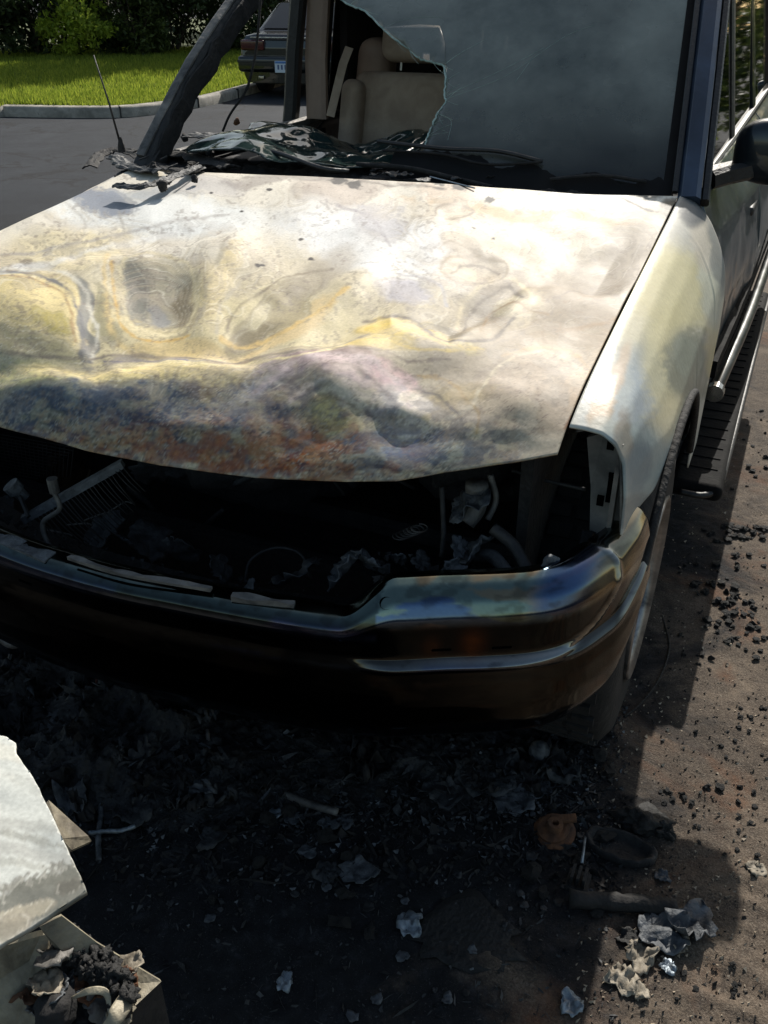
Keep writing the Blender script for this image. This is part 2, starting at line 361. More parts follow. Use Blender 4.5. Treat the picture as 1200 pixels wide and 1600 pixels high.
g['label'] = 'dark asphalt car park with brown grit, black scorch marks and painted shade'

# kerb + lawn ------------------------------------------------------
kpx = [at(x, y, Z=0) for x, y in [(-60, 180), (0, 182), (150, 184), (230, 180), (310, 168), (355, 158), (400, 145)]]
kd = (kpx[0] - kpx[2]).normalized()
kp = bez([tuple(kpx[0] + kd * 28), tuple(kpx[0] + kd * 14), tuple(kpx[0] + kd * 5)] + [tuple(p) for p in kpx] + [tuple(kpx[-1] + Vector((-.9, 5, 0))), tuple(kpx[-1] + Vector((-1.8, 12, 0))), tuple(kpx[-1] + Vector((-2.5, 22, 0)))], 14)
seg = []; mb = MB(); prof = [(.0, -.05), (.0, .11), (.03, .135), (.16, .14), (.16, -.05)]
v = []
for i, p in enumerate(kp):
    t = (kp[min(i + 1, len(kp) - 1)] - kp[max(i - 1, 0)]).normalized(); nrm = Vector((-t.y, t.x, 0))
    for a, z in prof: v.append(p + nrm * a + Vector((0, 0, z + .006 * mnoise.noise(p * .9))))
n = len(prof); f = [(i * n + k, (i + 1) * n + k, (i + 1) * n + k + 1, i * n + k + 1) for i in range(len(kp) - 1) for k in range(n - 1)]
o = mb.add(v, f).build('kerb', M['concrete'], smooth=True); tag(o, 'pale concrete kerb curving along the edge of the lawn', kind='structure')
# lawn base
inner = [p + Vector((-(kp[min(i + 1, len(kp) - 1)] - kp[max(i - 1, 0)]).normalized().y, (kp[min(i + 1, len(kp) - 1)] - kp[max(i - 1, 0)]).normalized().x, 0)) * .155 for i, p in enumerate(kp)]
lv = []; NL = 26
for i, p in enumerate(inner):
    far = Vector((-60, p.y * .4 + 60, 0)); far = Vector((p.x - 25 + i * .2, p.y + 40 - i * .15, 0)) if True else far
    far = Vector((-45, 45, 0)) + Vector((i * .12, 0, 0))
    for k in range(NL):
        t = (k / (NL - 1)) ** 2; q = p.lerp(far, t); q.z = .12 + .10 * min(1, t * 4) + .03 * mnoise.noise(q * .35); lv.append(tuple(q))
lawn = mesh_np('lawn', lv, grid_faces(len(inner), NL), pmat('lawn_soil', (46, 54, 22), (80, 90, 36), .95, scale=3, bump=.5, bscale=30)); tag(lawn, 'sunlit green lawn beyond the kerb', kind='structure')
# grass blades (stuff)
from mathutils import bvhtree
bm = bmesh.new(); bm.from_mesh(lawn.data); bvh = bvhtree.BVHTree.FromBMesh(bm); bm.free()
NB = 90000; bx_ = []; 
while len(bx_) < NB:
    ang = random.uniform(YAW - R(1), YAW + R(26)); dist = random.uniform(11.5, 27) if random.random() < .75 else random.uniform(11, 16)
    x = CAMX - math.sin(ang) * dist; y = CAMY + math.cos(ang) * dist
    h = bvh.ray_cast(Vector((x, y, 2)), Vector((0, 0, -1)))
    if h[0] is None: continue
    bx_.append((x, y, h[0].z))
B = np.array(bx_); N_ = len(B); ang = rng.random(N_) * 6.28; hh = (.035 + .05 * rng.random(N_)) * (.7 + .9 * fbm(B[:, 0] * 1.3, B[:, 1] * 1.3)); wd = .007 + .008 * rng.random(N_)
dx, dy = np.cos(ang) * wd, np.sin(ang) * wd; lean = rng.normal(0, .02, (N_, 2))
V = np.empty((N_, 3, 3)); V[:, 0] = B + np.stack([dx, dy, 0 * dx - .01], -1); V[:, 1] = B + np.stack([-dx, -dy, 0 * dx - .01], -1)
V[:, 2] = B + np.stack([lean[:, 0], lean[:, 1], hh], -1)
o = mesh_np('grass', V.reshape(-1, 3), np.arange(N_ * 3).reshape(-1, 3), M['grass'], smooth=False); tag(o, 'short green grass blades covering the lawn', 'grass', kind='stuff')

# expansion joints of the kerb stones
mb = MB()
for i in range(10, len(kp) - 2, 22):
    t = (kp[i + 1] - kp[i - 1]).normalized(); nrm = Vector((-t.y, t.x, 0)); mb.box(kp[i] + nrm * .075 + Vector((0, 0, .066)), (.014, .186, .15), (0, 0, math.atan2(t.y, t.x)))
o = mb.build('kerb_joint', M['coal'], None); tag(o, 'dark joints between the kerb stones', kind='structure')
# ------------------------------------------------------------------ vegetation
def leaves(P, size, mat, name, parent=None):
    N_ = len(P); a = rng.normal(size=(N_, 3)); a /= np.linalg.norm(a, axis=1)[:, None]; b = np.cross(a, rng.normal(size=(N_, 3))); b /= np.linalg.norm(b, axis=1)[:, None]
    s = size * (.6 + .8 * rng.random(N_))[:, None]
    V = np.stack([P - a * s, P + b * s * .42, P + a * s, P - b * s * .42], 1)
    return mesh_np(name, V.reshape(-1, 3), np.arange(N_ * 4).reshape(-1, 4), mat, parent, smooth=False)
def crown_points(n, rx, ry, rz, clumps, spread=.34):
    c = rng.normal(size=(clumps, 3)); c /= np.linalg.norm(c, axis=1)[:, None]; c *= (.35 + .6 * rng.random(clumps) ** .6)[:, None]
    k = rng.integers(0, clumps, n); sp = spread * (.5 + rng.random(clumps))[k][:, None]
    d = rng.normal(size=(n, 3)); d /= np.linalg.norm(d, axis=1)[:, None]; d *= (rng.random(n) ** .45)[:, None] * sp
    return (c[k] + d) * np.array([rx, ry, rz])
def bush(x, y, rx, ry, h, mat, label, n=9000, size=.06, group='dense bushes behind the lawn'):
    t = empty('bush', (x, y, .15)); tag(t, label, 'bush', group)
    P = crown_points(n, rx, ry, h * .55, 34); P[:, 2] += h * .5; P[:, 2] = np.abs(P[:, 2]) + .02
    leaves(P, size, mat, 'foliage', t)
    mb = MB()
    for k in range(7):
        a = random.uniform(0, 6.28); e = Vector((math.cos(a) * rx * .6, math.sin(a) * ry * .6, h * random.uniform(.6, .95)))
        mb.tube(bez([(0, 0, -.1), tuple(e * .45 + Vector((0, 0, .1))), tuple(e)], 5), [.035 - .0025 * q for q in range(11)], 6)
    mb.build('stem', M['bark'], t, smooth=True); return t
def tree(x, y, h, cr, mat, label, n=14000, size=.11, base=2.6):
    t = empty('tree', (x, y, .1)); tag(t, label, 'tree', 'trees beyond the lawn')
    mb = MB(); top = Vector((random.uniform(-.4, .4), random.uniform(-.4, .4), h * .8))
    tp = bez([(0, 0, -.2), (random.uniform(-.2, .2), .1, h * .25), tuple(top * .6), tuple(top)], 6); mb.tube(tp, [.2 * (1 - .8 * i / (len(tp) - 1)) for i in range(len(tp))], 10)
    for k in range(9):
        a = k * 2.4; z0 = h * random.uniform(.28, .65); p0 = tp[int(z0 / h * 1.2 * (len(tp) - 1))]
        e = p0 + Vector((math.cos(a) * cr * .7, math.sin(a) * cr * .7, random.uniform(.3, 1.4)))
        mb.tube(bez([tuple(p0), tuple(p0.lerp(e, .5) + Vector((0, 0, .25))), tuple(e)], 4), [.075 - .007 * q for q in range(9)], 6)
    mb.build('trunk', M['bark'], t, smooth=True)
    P = crown_points(n, cr, cr, (h - base) / 2, 46, .3); P[:, 2] += base + (h - base) / 2
    leaves(P, size, mat, 'crown', t); return t
def polar(px, d):          # a point at photo column px and distance d
    a = YAW - math.atan((px - 600) / 1610); return CAMX - math.sin(a) * d, CAMY + math.cos(a) * d
BS = [(-70, 25.5, 1.9, 2.6, 'leafdark', 'dark bush behind the lawn, at the left edge of the picture'),
      (45, 25, 1.5, 2.5, 'leafdark', 'dark green bush standing left of the bright yellow-green one'),
      (98, 24.2, .85, 1.35, 'leafbright', 'bright yellow-green sunlit shrub between two dark bushes'),
      (170, 25.4, 1.5, 2.7, 'leafdark', 'dark bush right of the yellow-green shrub'),
      (205, 24.4, .7, 1.9, 'leafmid', 'olive bush with a few sunlit tips behind the lawn'),
      (262, 25.6, 1.6, 2.6, 'leafdark', 'black-green bush left of the slanting windscreen pillar'),
      (350, 26.5, 1.7, 2.6, 'leafdark', 'dark bush seen through the empty side window, behind the lawn'),
      (430, 28, 1.9, 2.8, 'leafmid', 'olive bush behind the parked sedan'),
      (540, 29, 2.3, 3.0, 'leafdark', 'dark bush behind the cabin of the burnt truck'),
      (700, 30, 2.6, 3.0, 'leafmid', 'olive bush hidden behind the truck roof'),
      (880, 30, 2.6, 3.2, 'leafdark', 'tall dark bush behind the driver side of the truck'),
      (1060, 30, 2.4, 3.2, 'leafmid', 'olive bush beyond the right windscreen pillar'),
      (1160, 27, 2.2, 3.4, 'leafbright', 'yellow-olive bush mirrored in the side window'),
      (1290, 26, 2.4, 3.4, 'leafmid', 'olive bush right of the truck, outside the picture edge'),
      (1500, 14, 1.8, 3.2, 'leafmid', 'large olive bush near the truck, mirrored in its front side window'), (1800, 13, 1.9, 3.4, 'leafbright', 'yellow-green bush far right, mirrored in the driver window'), (2200, 12, 1.9, 3.2, 'leafmid', 'olive bush farthest right, outside the picture')]
for px_, d, r_, h_, m_, lb in BS:
    x, y = polar(px_, d); bush(x, y, r_ * 1.15, r_, h_, M[m_], lb, n=7000 if r_ > 1 else 4500, size=.075 if r_ > 1 else .06)
for i, (px_, d, h_, cr_, m_, lb) in enumerate([(-40, 27.5, 11, 2.8, 'leafdark', 'tall dark tree behind the leftmost bush'), (150, 31, 7.8, 2.6, 'leafmid', 'tree behind the bush right of the yellow-green shrub'),
       (430, 28, 10.5, 2.4, 'leafdark', 'tall dark tree behind the parked sedan'), (500, 40, 9, 3.2, 'leafmid', 'olive tree farther back behind the burnt truck cabin'),
       (640, 35, 10, 3.6, 'leafdark', 'tall tree behind the cabin roof'), (900, 34, 10, 3.6, 'leafmid', 'broad olive tree beyond the driver side'),
       (1150, 33, 10, 3.6, 'leafmid', 'olive tree mirrored in the side window')]):
    x, y = polar(px_, d); tree(x, y, h_, cr_, M[m_], lb)

# ================================================================== PARKED SEDAN
def sedan():
    t = empty('parked_sedan', (-6.95, 13.2, 0), R(10)); tag(t, 'dark green-black parked sedan with blue-white number plate beside the lawn kerb', 'car')
    # body: stations along y (rear = 0 .. front 4.7), half section profile
    ys = np.array([0, .03, .10, .5, .95, 1.5, 2.2, 3.0, 3.6, 4.3, 4.65, 4.75]); top = np.array([.72, .86, .93, .955, .97, .97, .95, .95, .93, .82, .70, .55]); hw = np.array([.80, .85, .88, .90, .91, .92, .92, .92, .91, .88, .80, .70])
    prof = [(.0, 1.0), (.70, 1.0), (.88, .96), (.96, .86), (1.0, .68), (1.0, .42), (.96, .18), (.90, .0)]
    yy = np.interp(np.linspace(0, 1, 60), np.linspace(0, 1, 12), ys); tt = np.interp(yy, ys, top); ww = np.interp(yy, ys, hw)
    P = np.zeros((60, 15, 3)); full = [(-a, b_) for a, b_ in prof[::-1]] + prof[1:]
    for j, (a, b_) in enumerate(full):
        P[:, j, 0] = a * ww; P[:, j, 1] = yy; P[:, j, 2] = .22 + (tt - .22) * b_
    mb = MB(); vs_ = [tuple(p) for p in P.reshape(-1, 3)]; fs = [tuple(q) for q in grid_faces(60, 15)]
    mb.add(vs_, fs); mb.f.append(tuple(range(15))); mb.f.append(tuple(range(59 * 15, 60 * 15)))
    mb.build('body', M['sedan'], t, smooth=True, bevel=.01)
    # cabin
    mb = MB(); cz = [(.55, .95, .76), (1.25, 1.36, .60), (2.6, 1.40, .60), (3.5, .94, .78)]
    v = []
    for y, z, wd in cz: v += [(-wd, y, z), (wd, y, z)]
    base = [(-.80, .5, .90), (.80, .5, .90), (.80, 3.6, .88), (-.80, 3.6, .88)]
    mb.add(v, [(0, 1, 3, 2), (2, 3, 5, 4), (4, 5, 7, 6), (1, 7, 5, 3), (0, 2, 4, 6)]); mb.build('cabin', M['sedan'], t, bevel=.05)
    a, b_ = Vector((0, .60, .985)), Vector((0, 1.2, 1.345)); nrm = Vector((0, -.5, .86)) * .012
    mb = MB(); mb.add([a + nrm + Vector((-.66, 0, 0)), a + nrm + Vector((.66, 0, 0)), b_ + nrm + Vector((.53, 0, 0)), b_ + nrm + Vector((-.53, 0, 0))], [(0, 1, 2, 3)])
    mb.build('rear_window', M['sideglass'], t)
    mb = MB(); mb.add([(.79, .8, .985), (.80, 3.2, .985), (.64, 2.6, 1.33), (.635, 1.3, 1.31)], [(0, 1, 2, 3)]); mb.build('side_window', M['sideglass'], t)
    mb = MB(); mb.add([(-.79, .8, .985), (-.80, 3.2, .985), (-.64, 2.6, 1.33), (-.635, 1.3, 1.31)], [(0, 3, 2, 1)]); mb.build('side_window', M['sideglass'], t)
    for s in (-1, 1):
        MB().box((s * .62, -.005, .77), (.40, .09, .15)).build('tail_lamp', M['tailred'], t, bevel=.025)
        MB().box((s * .50, -.01, .30), (.10, .05, .05)).build('exhaust_tip', M['chrome'], t, bevel=.01)
    MB().box((0, -.06, .50), (1.72, .18, .24)).build('rear_bumper', M['sedan'], t, bevel=.06)
    MB().box((0, -.155, .54), (1.70, .02, .03)).build('bumper_trim', M['blackplastic'], t, bevel=.006)
    MB().box((0, -.02, .88), (1.30, .05, .02)).build('boot_lid_edge', M['chrome'], t, bevel=.005)
    p = MB().box((-.02, -.165, .47), (.36, .012, .17)).build('number_plate', pmat('plate_white', (190, 200, 212), None, .4), t, bevel=.003)
    MB().box((-.02, -.174, .535), (.34, .006, .03)).build('plate_band', pmat('plate_blue', (60, 110, 175), None, .4), p)

    for k in range(5): MB().box((-.14 + k * .06, -.173, .465), (.03, .004, .07)).build('plate_character', pmat('plate_ink', (70, 90, 130), None, .5) if k == 0 else bpy.data.materials['plate_ink'], p)
    for s in (-1, 1):
        for y in (.95, 3.75):
            wl = MB().lathe([(-.1, .19), (-.1, .30), (-.07, .325), (.07, .325), (.1, .30), (.1, .19)], (s * .80, y, .325)).build('wheel', M['rubber'], t, smooth=True)
            MB().lathe([(-.09, .001), (-.08, .19), (.08, .19), (.09, .001)], (s * .80, y, .325), n=24).build('rim', M['rim'], wl)
    MB().box((0, 2.3, .25), (1.5, 4.2, .12)).build('underbody', M['blackplastic'], t)
    return t
sedan()

# ================================================================== BURNT TRUCK
T = empty('burnt_truck', (0, 0, 0)); tag(T, 'burnt-out dark off-road vehicle with scorched buckled bonnet and broken windscreen', 'car')
HW = .762
# ---- bonnet surface ---------------------------------------------------
fe = [at(x, y, Z=z) for x, y, z in [(-60, 650, .865), (0, 668, .865), (65, 684, .865), (130, 703, .865), (250, 727, .865), (400, 746, .865), (540, 753, .865), (620, 752, .866), (700, 736, .872), (800, 722, .885), (885, 706, .9)]]
re_ = [at(x, y, Z=z) for x, y, z in [(300, 268, 1.112), (450, 275, 1.118), (600, 281, 1.12), (760, 294, 1.115), (900, 301, 1.115), (1060, 308, 1.105)]]
fx = np.array([p.x for p in fe]); fy = np.array([p.y for p in fe]); fz = np.array([p.z for p in fe])
rx = np.array([p.x for p in re_]); ry = np.array([p.y for p in re_])
def hood_base(X, v):
    """v 0 rear .. 1 front edge"""
    Yf = np.interp(np.where(X < fx[0], np.clip(2 * fx[0] - X, fx[0], .9), X), fx, fy) + np.where(X < fx[0], .10 * (fx[0] - X) ** 1.5, 0)
    zf = np.interp(X, fx, fz)
    Yr = np.interp(X, rx, ry); Yr = np.where(X < -.45, Yr + .08 * (-.45 - X), Yr)
    L = Yr - Yf; yp = (1 - v) * L
    zr = 1.12 - .015 * (X / HW) ** 2 * (1 + .6 * (X < 0))
    A = .095 - .05 * sstep(.35, .76, X)
    k = (zr - zf - A) / L
    z = zf + A * (1 - np.exp(-yp / .10)) + k * yp + .012 * np.sin(np.pi * (1 - v)) * (1 - (X / HW) ** 2)
    return Yf + yp, z
MARKS_H = []
def el(px, py, x, y, rx_, ry_, ang=0.):
    c, s = math.cos(R(ang)), math.sin(R(ang)); a = ((px - x) * c + (py - y) * s) / rx_; b = (-(px - x) * s + (py - y) * c) / ry_
    return np.sqrt(a * a + b * b)
def hood_disp(px, py):
    """buckles of the heat-warped sheet, metres"""
    n = fbm(px / 120, py / 75, 2, 3) - .5; n2 = fbm(px / 45, py / 30, 3, 8) - .5
    wx, wy = px + 40 * (fbm(px / 90, py / 60, 3, 11) - .5), py + 30 * (fbm(px / 80, py / 60, 3, 12) - .5)
    d = .022 * n + .0012 * n2
    def g(x, y, a, b, ang, h, p=2.): return h * np.exp(-el(wx, wy, x, y, a, b, ang) ** p)
    d += g(55, 500, 85, 55, 10, .018, 3) - g(135, 520, 22, 60, -8, .008)
    d += g(245, 460, 62, 50, 0, -.013, 3) + g(330, 430, 26, 70, 25, .012)
    d += g(430, 500, 110, 34, -33, -.012, 3) + g(560, 440, 90, 26, -30, .010)
    d += g(830, 630, 110, 70, 0, .022, 3) - g(760, 500, 60, 34, -20, .012) + g(800, 440, 46, 40, 0, .010)
    d += g(540, 590, 110, 40, 0, .020) - g(640, 690, 60, 26, 10, .004) + g(620, 640, 60, 24, 20, .012)
    d -= g(745, 415, 46, 22, 0, .010, 3) + g(710, 332, 34, 12, 0, .006, 3) + g(715, 388, 30, 12, 0, .006, 3)
    d += g(120, 420, 150, 20, -14, .010) - g(200, 390, 140, 16, -10, .008)
    d += g(950, 420, 70, 50, 0, -.010) + g(660, 480, 60, 60, 0, .008)
    # long fold line
    fl = np.interp(px, [0, 130, 260, 400, 520, 610, 700, 760, 830], [590, 585, 560, 572, 548, 500, 545, 490, 450])
    d += .010 * np.tanh((wy - fl) / 14) * np.exp(-((wy - fl) / 60) ** 2)
    return d
NX, NY = 620, 400
Xg = np.linspace(-HW, HW, NX)[:, None] * np.ones((1, NY)); vg = (np.linspace(0, 1, NY) ** 1.0)[None, :] * np.ones((NX, 1))
Yb, Zb = hood_base(Xg, vg); PB = np.stack([Xg, Yb, Zb], -1); hpx, hpy = proj(PB)
edge = np.clip(np.minimum(np.minimum(vg / .08, (1 - vg) / .05), (HW - np.abs(Xg)) / .07), 0, 1)
D = hood_disp(hpx, hpy) * .95 * (.25 + .75 * edge)
PH = PB.copy(); PH[..., 2] += D
# narrow the nose and cut the corner next to the head lamp

# ---- scorched paint ---------------------------------------------------
def paint(px, py, base, blobs, seed=0, warp=34, edge_n=.5, rims=.3):
    u, v_ = px / 100., py / 70.
    w1 = fbm(u * .9, v_ * .9, 2, seed + 20) - .5; w2 = fbm(u * .9, v_ * .9, 2, seed + 21) - .5
    w3 = fbm(u * 3.2 + 2 * w1, v_ * 3.2 + 2 * w2, 2, seed + 24) - .5; w4 = fbm(u * 3.2 - 2 * w2, v_ * 3.2, 2, seed + 25) - .5
    wx, wy = px + warp * (1.7 * w1 + .55 * w3), py + warp * (1.2 * w2 + .5 * w4)
    hi = fbm(u * 16, v_ * 16, 4, seed + 22) - .5; hi2 = fbm(u * 5, v_ * 5, 3, seed + 23) - .5
    grain = .35 + 1.3 * sstep(.42, .62, fbm(u * .8, v_ * .8, 2, seed + 26))      # where the edges are ragged, and where they flow
    col = np.ones(px.shape + (3,)) * lin(base)
    for k, (x, y, a, b, ang, c, st, soft) in enumerate(blobs):
        d = el(wx, wy, x, y, a, b, ang) + (hi * edge_n * .9 + hi2 * edge_n * .7) * grain
        al = (sstep(1 + soft * .8, 1 - soft * .6, d) * st)[..., None]
        col = col * (1 - al) + lin(c) * al
        if rims and soft < .45 and a > 16:
            rm = (np.exp(-((d - 1.0) / .045) ** 2) * rims * st)[..., None]; col = col * (1 - rm) + lin((112, 104, 96)) * rm
            rm = (np.exp(-((d - .86) / .05) ** 2) * rims * .8 * st)[..., None]; col = col * (1 - rm) + lin((222, 218, 206)) * rm
    return col, wx, wy, hi, hi2
HB = [
 (520, 350, 620, 110, 0, (206, 204, 200), .8, .5),
 (860, 380, 220, 70, 0, (196, 184, 164), .6, .6), (900, 560, 260, 130, 0, (160, 147, 130), .8, .5),
 (480, 480, 260, 90, 0, (186, 176, 152), .7, .6), (250, 520, 330, 80, 0, (200, 190, 154), .75, .5),
 (250, 330, 170, 26, 5, (205, 210, 216), .9, .5), (100, 400, 110, 36, -10, (208, 196, 158), .7, .5),
 (170, 312, 48, 20, 15, (118, 126, 144), .9, .3), (260, 300, 60, 14, -5, (150, 158, 170), .7, .4),
 (540, 305, 75, 22, 0, (158, 146, 140), .75, .4), (330, 290, 60, 16, 0, (190, 188, 190), .8, .4), (450, 282, 90, 8, 0, (120, 112, 112), .6, .5),
 (590, 385, 140, 46, 15, (208, 212, 220), .9, .5), (645, 460, 52, 18, 0, (160, 160, 180), .75, .35), (600, 350, 34, 26, 30, (150, 148, 160), .6, .4), (740, 430, 60, 14, -10, (172, 164, 160), .6, .4),  # the wide bluish-white mark is glare painted into the colour
 (900, 318, 170, 11, 2, (232, 232, 230), .95, .3), (840, 338, 170, 7, 4, (190, 160, 120), .8, .5), (700, 310, 60, 12, 0, (196, 176, 160), .7, .4),
 (705, 330, 32, 10, 0, (176, 164, 150), .8, .25), (712, 389, 32, 12, 0, (184, 172, 156), .8, .25), (738, 418, 52, 22, 5, (174, 160, 142), .8, .3), (740, 418, 34, 12, 5, (198, 186, 164), .8, .3),
 (960, 430, 90, 66, -20, (130, 119, 106), .75, .6), (1000, 380, 56, 40, 0, (122, 112, 102), .6, .6), (880, 450, 90, 26, 10, (140, 128, 112), .5, .5),
 (1044, 345, 26, 22, 10, (60, 56, 48), .9, .3), (1010, 312, 30, 8, 0, (80, 74, 66), .6, .4),
 (58, 490, 74, 58, 8, (206, 192, 146), .95, .14), (80, 515, 30, 16, 10, (176, 164, 96), .8, .3), (50, 545, 90, 14, 5, (160, 154, 126), .8, .3), (126, 500, 12, 62, -8, (104, 108, 112), .9, .3), (160, 490, 18, 46, -20, (140, 136, 110), .8, .4), (40, 425, 48, 9, -14, (180, 188, 196), .8, .4),
 (30, 425, 12, 8, 0, (110, 98, 84), .8, .4), (48, 412, 10, 6, 0, (90, 80, 70), .8, .4),
 (250, 458, 70, 60, 0, (176, 164, 128), .7, .3), (244, 455, 56, 50, 0, (148, 144, 130), .95, .2), (218, 440, 20, 44, 4, (104, 106, 102), .85, .4), (285, 470, 15, 42, 10, (116, 104, 80), .8, .4), (245, 480, 14, 20, 0, (110, 116, 130), .6, .4),
 (330, 440, 20, 60, 28, (200, 186, 146), .85, .4), (290, 545, 80, 14, 0, (204, 184, 136), .85, .5), (440, 520, 90, 14, -28, (200, 180, 138), .9, .5),
 (430, 486, 92, 30, -34, (158, 148, 120), .95, .2), (395, 512, 44, 16, -25, (120, 110, 86), .8, .4), (400, 490, 26, 12, -30, (196, 188, 160), .8, .4), (505, 430, 70, 26, -24, (152, 144, 132), .7, .5),
 (250, 592, 150, 20, 2, (212, 198, 148), .95, .25), (40, 605, 70, 34, 0, (178, 178, 130), .9, .4), (20, 635, 60, 20, 0, (150, 160, 138), .8, .4), (330, 603, 60, 12, 5, (216, 198, 150), .9, .3),
 (230, 558, 90, 5, 4, (110, 108, 120), .7, .4), (370, 566, 60, 5, -4, (120, 100, 90), .7, .4), (450, 556, 60, 8, -10, (140, 130, 110), .7, .4),
 (625, 528, 62, 24, 6, (206, 182, 96), .95, .25), (585, 555, 50, 14, 0, (190, 170, 100), .8, .3), (690, 548, 60, 10, 5, (186, 172, 116), .9, .4), (690, 525, 50, 7, 12, (96, 90, 76), .7, .4), (770, 478, 56, 26, -35, (120, 112, 104), .6, .5), (800, 470, 36, 20, -10, (186, 178, 148), .8, .3),
 (820, 480, 20, 34, 40, (208, 196, 160), .7, .3), (880, 530, 80, 22, 0, (160, 140, 112), .6, .5),
 (840, 620, 100, 62, 0, (168, 154, 142), .85, .3), (830, 620, 60, 34, 0, (180, 168, 156), .7, .4), (870, 690, 80, 20, -10, (150, 140, 126), .8, .5), (960, 560, 40, 80, 30, (200, 172, 140), .6, .5), (760, 720, 90, 16, -6, (150, 142, 132), .8, .4),
 (450, 585, 90, 16, -8, (150, 136, 146), .85, .4), (520, 575, 80, 16, 0, (134, 112, 116), .8, .4), (560, 600, 70, 18, 12, (196, 176, 184), .8, .4), (620, 605, 34, 18, 20, (206, 170, 180), .7, .4),
 (110, 640, 130, 34, 4, (86, 100, 116), .95, .25), (70, 660, 90, 16, 10, (60, 72, 84), .8, .4), (255, 640, 100, 38, 0, (78, 90, 108), .95, .25), (95, 587, 26, 6, -5, (62, 64, 84), .95, .2), (300, 622, 30, 16, 0, (100, 84, 66), .9, .3),
 (390, 635, 70, 34, -10, (74, 86, 108), .9, .3), (410, 640, 24, 30, 20, (40, 48, 66), .8, .4), (470, 620, 60, 14, -10, (84, 72, 74), .8, .4), (380, 620, 50, 10, -20, (150, 152, 164), .7, .4),
 (520, 660, 60, 26, 0, (180, 166, 110), .9, .3), (600, 660, 50, 20, 10, (186, 176, 160), .8, .4), (580, 635, 60, 10, 5, (206, 198, 190), .8, .4),
 (330, 700, 160, 26, 5, (104, 82, 62), .9, .4), (230, 690, 60, 16, 4, (118, 116, 104), .7, .4), (120, 680, 110, 10, 10, (108, 78, 52), .9, .4), (310, 715, 70, 10, 5, (150, 92, 46), .8, .5),
 (460, 700, 74, 34, 0, (124, 86, 52), .95, .3), (440, 720, 60, 14, 0, (160, 88, 36), .9, .4), (425, 670, 18, 24, 0, (56, 56, 62), .8, .4), (470, 672, 24, 10, -20, (150, 98, 54), .8, .4), (545, 700, 22, 16, 30, (50, 44, 42), .85, .4),
 (620, 705, 70, 34, 0, (112, 132, 156), .9, .35), (660, 690, 40, 16, 0, (86, 104, 150), .7, .4), (590, 735, 60, 12, 0, (140, 138, 130), .8, .4), (700, 640, 70, 24, -10, (186, 166, 126), .7, .4), (690, 700, 50, 16, 0, (150, 156, 160), .7, .4),
 (200, 590, 190, 15, 2, (216, 200, 146), .85, .25), (360, 585, 60, 12, -6, (206, 190, 150), .8, .3), (640, 640, 40, 16, 20, (214, 208, 206), .8, .4), (640, 672, 30, 12, 0, (206, 200, 196), .8, .3),
 (780, 660, 110, 26, -4, (190, 178, 160), .7, .4), (830, 700, 80, 14, -8, (176, 170, 156), .7, .4), (700, 712, 46, 16, -6, (150, 160, 164), .7, .4), (520, 662, 60, 20, 0, (196, 184, 130), .8, .3), (640, 716, 44, 14, 0, (70, 92, 140), .6, .4), (560, 680, 30, 10, 0, (64, 84, 120), .6, .4),
 (420, 747, 260, 5, 0, (58, 46, 38), .9, .5)]
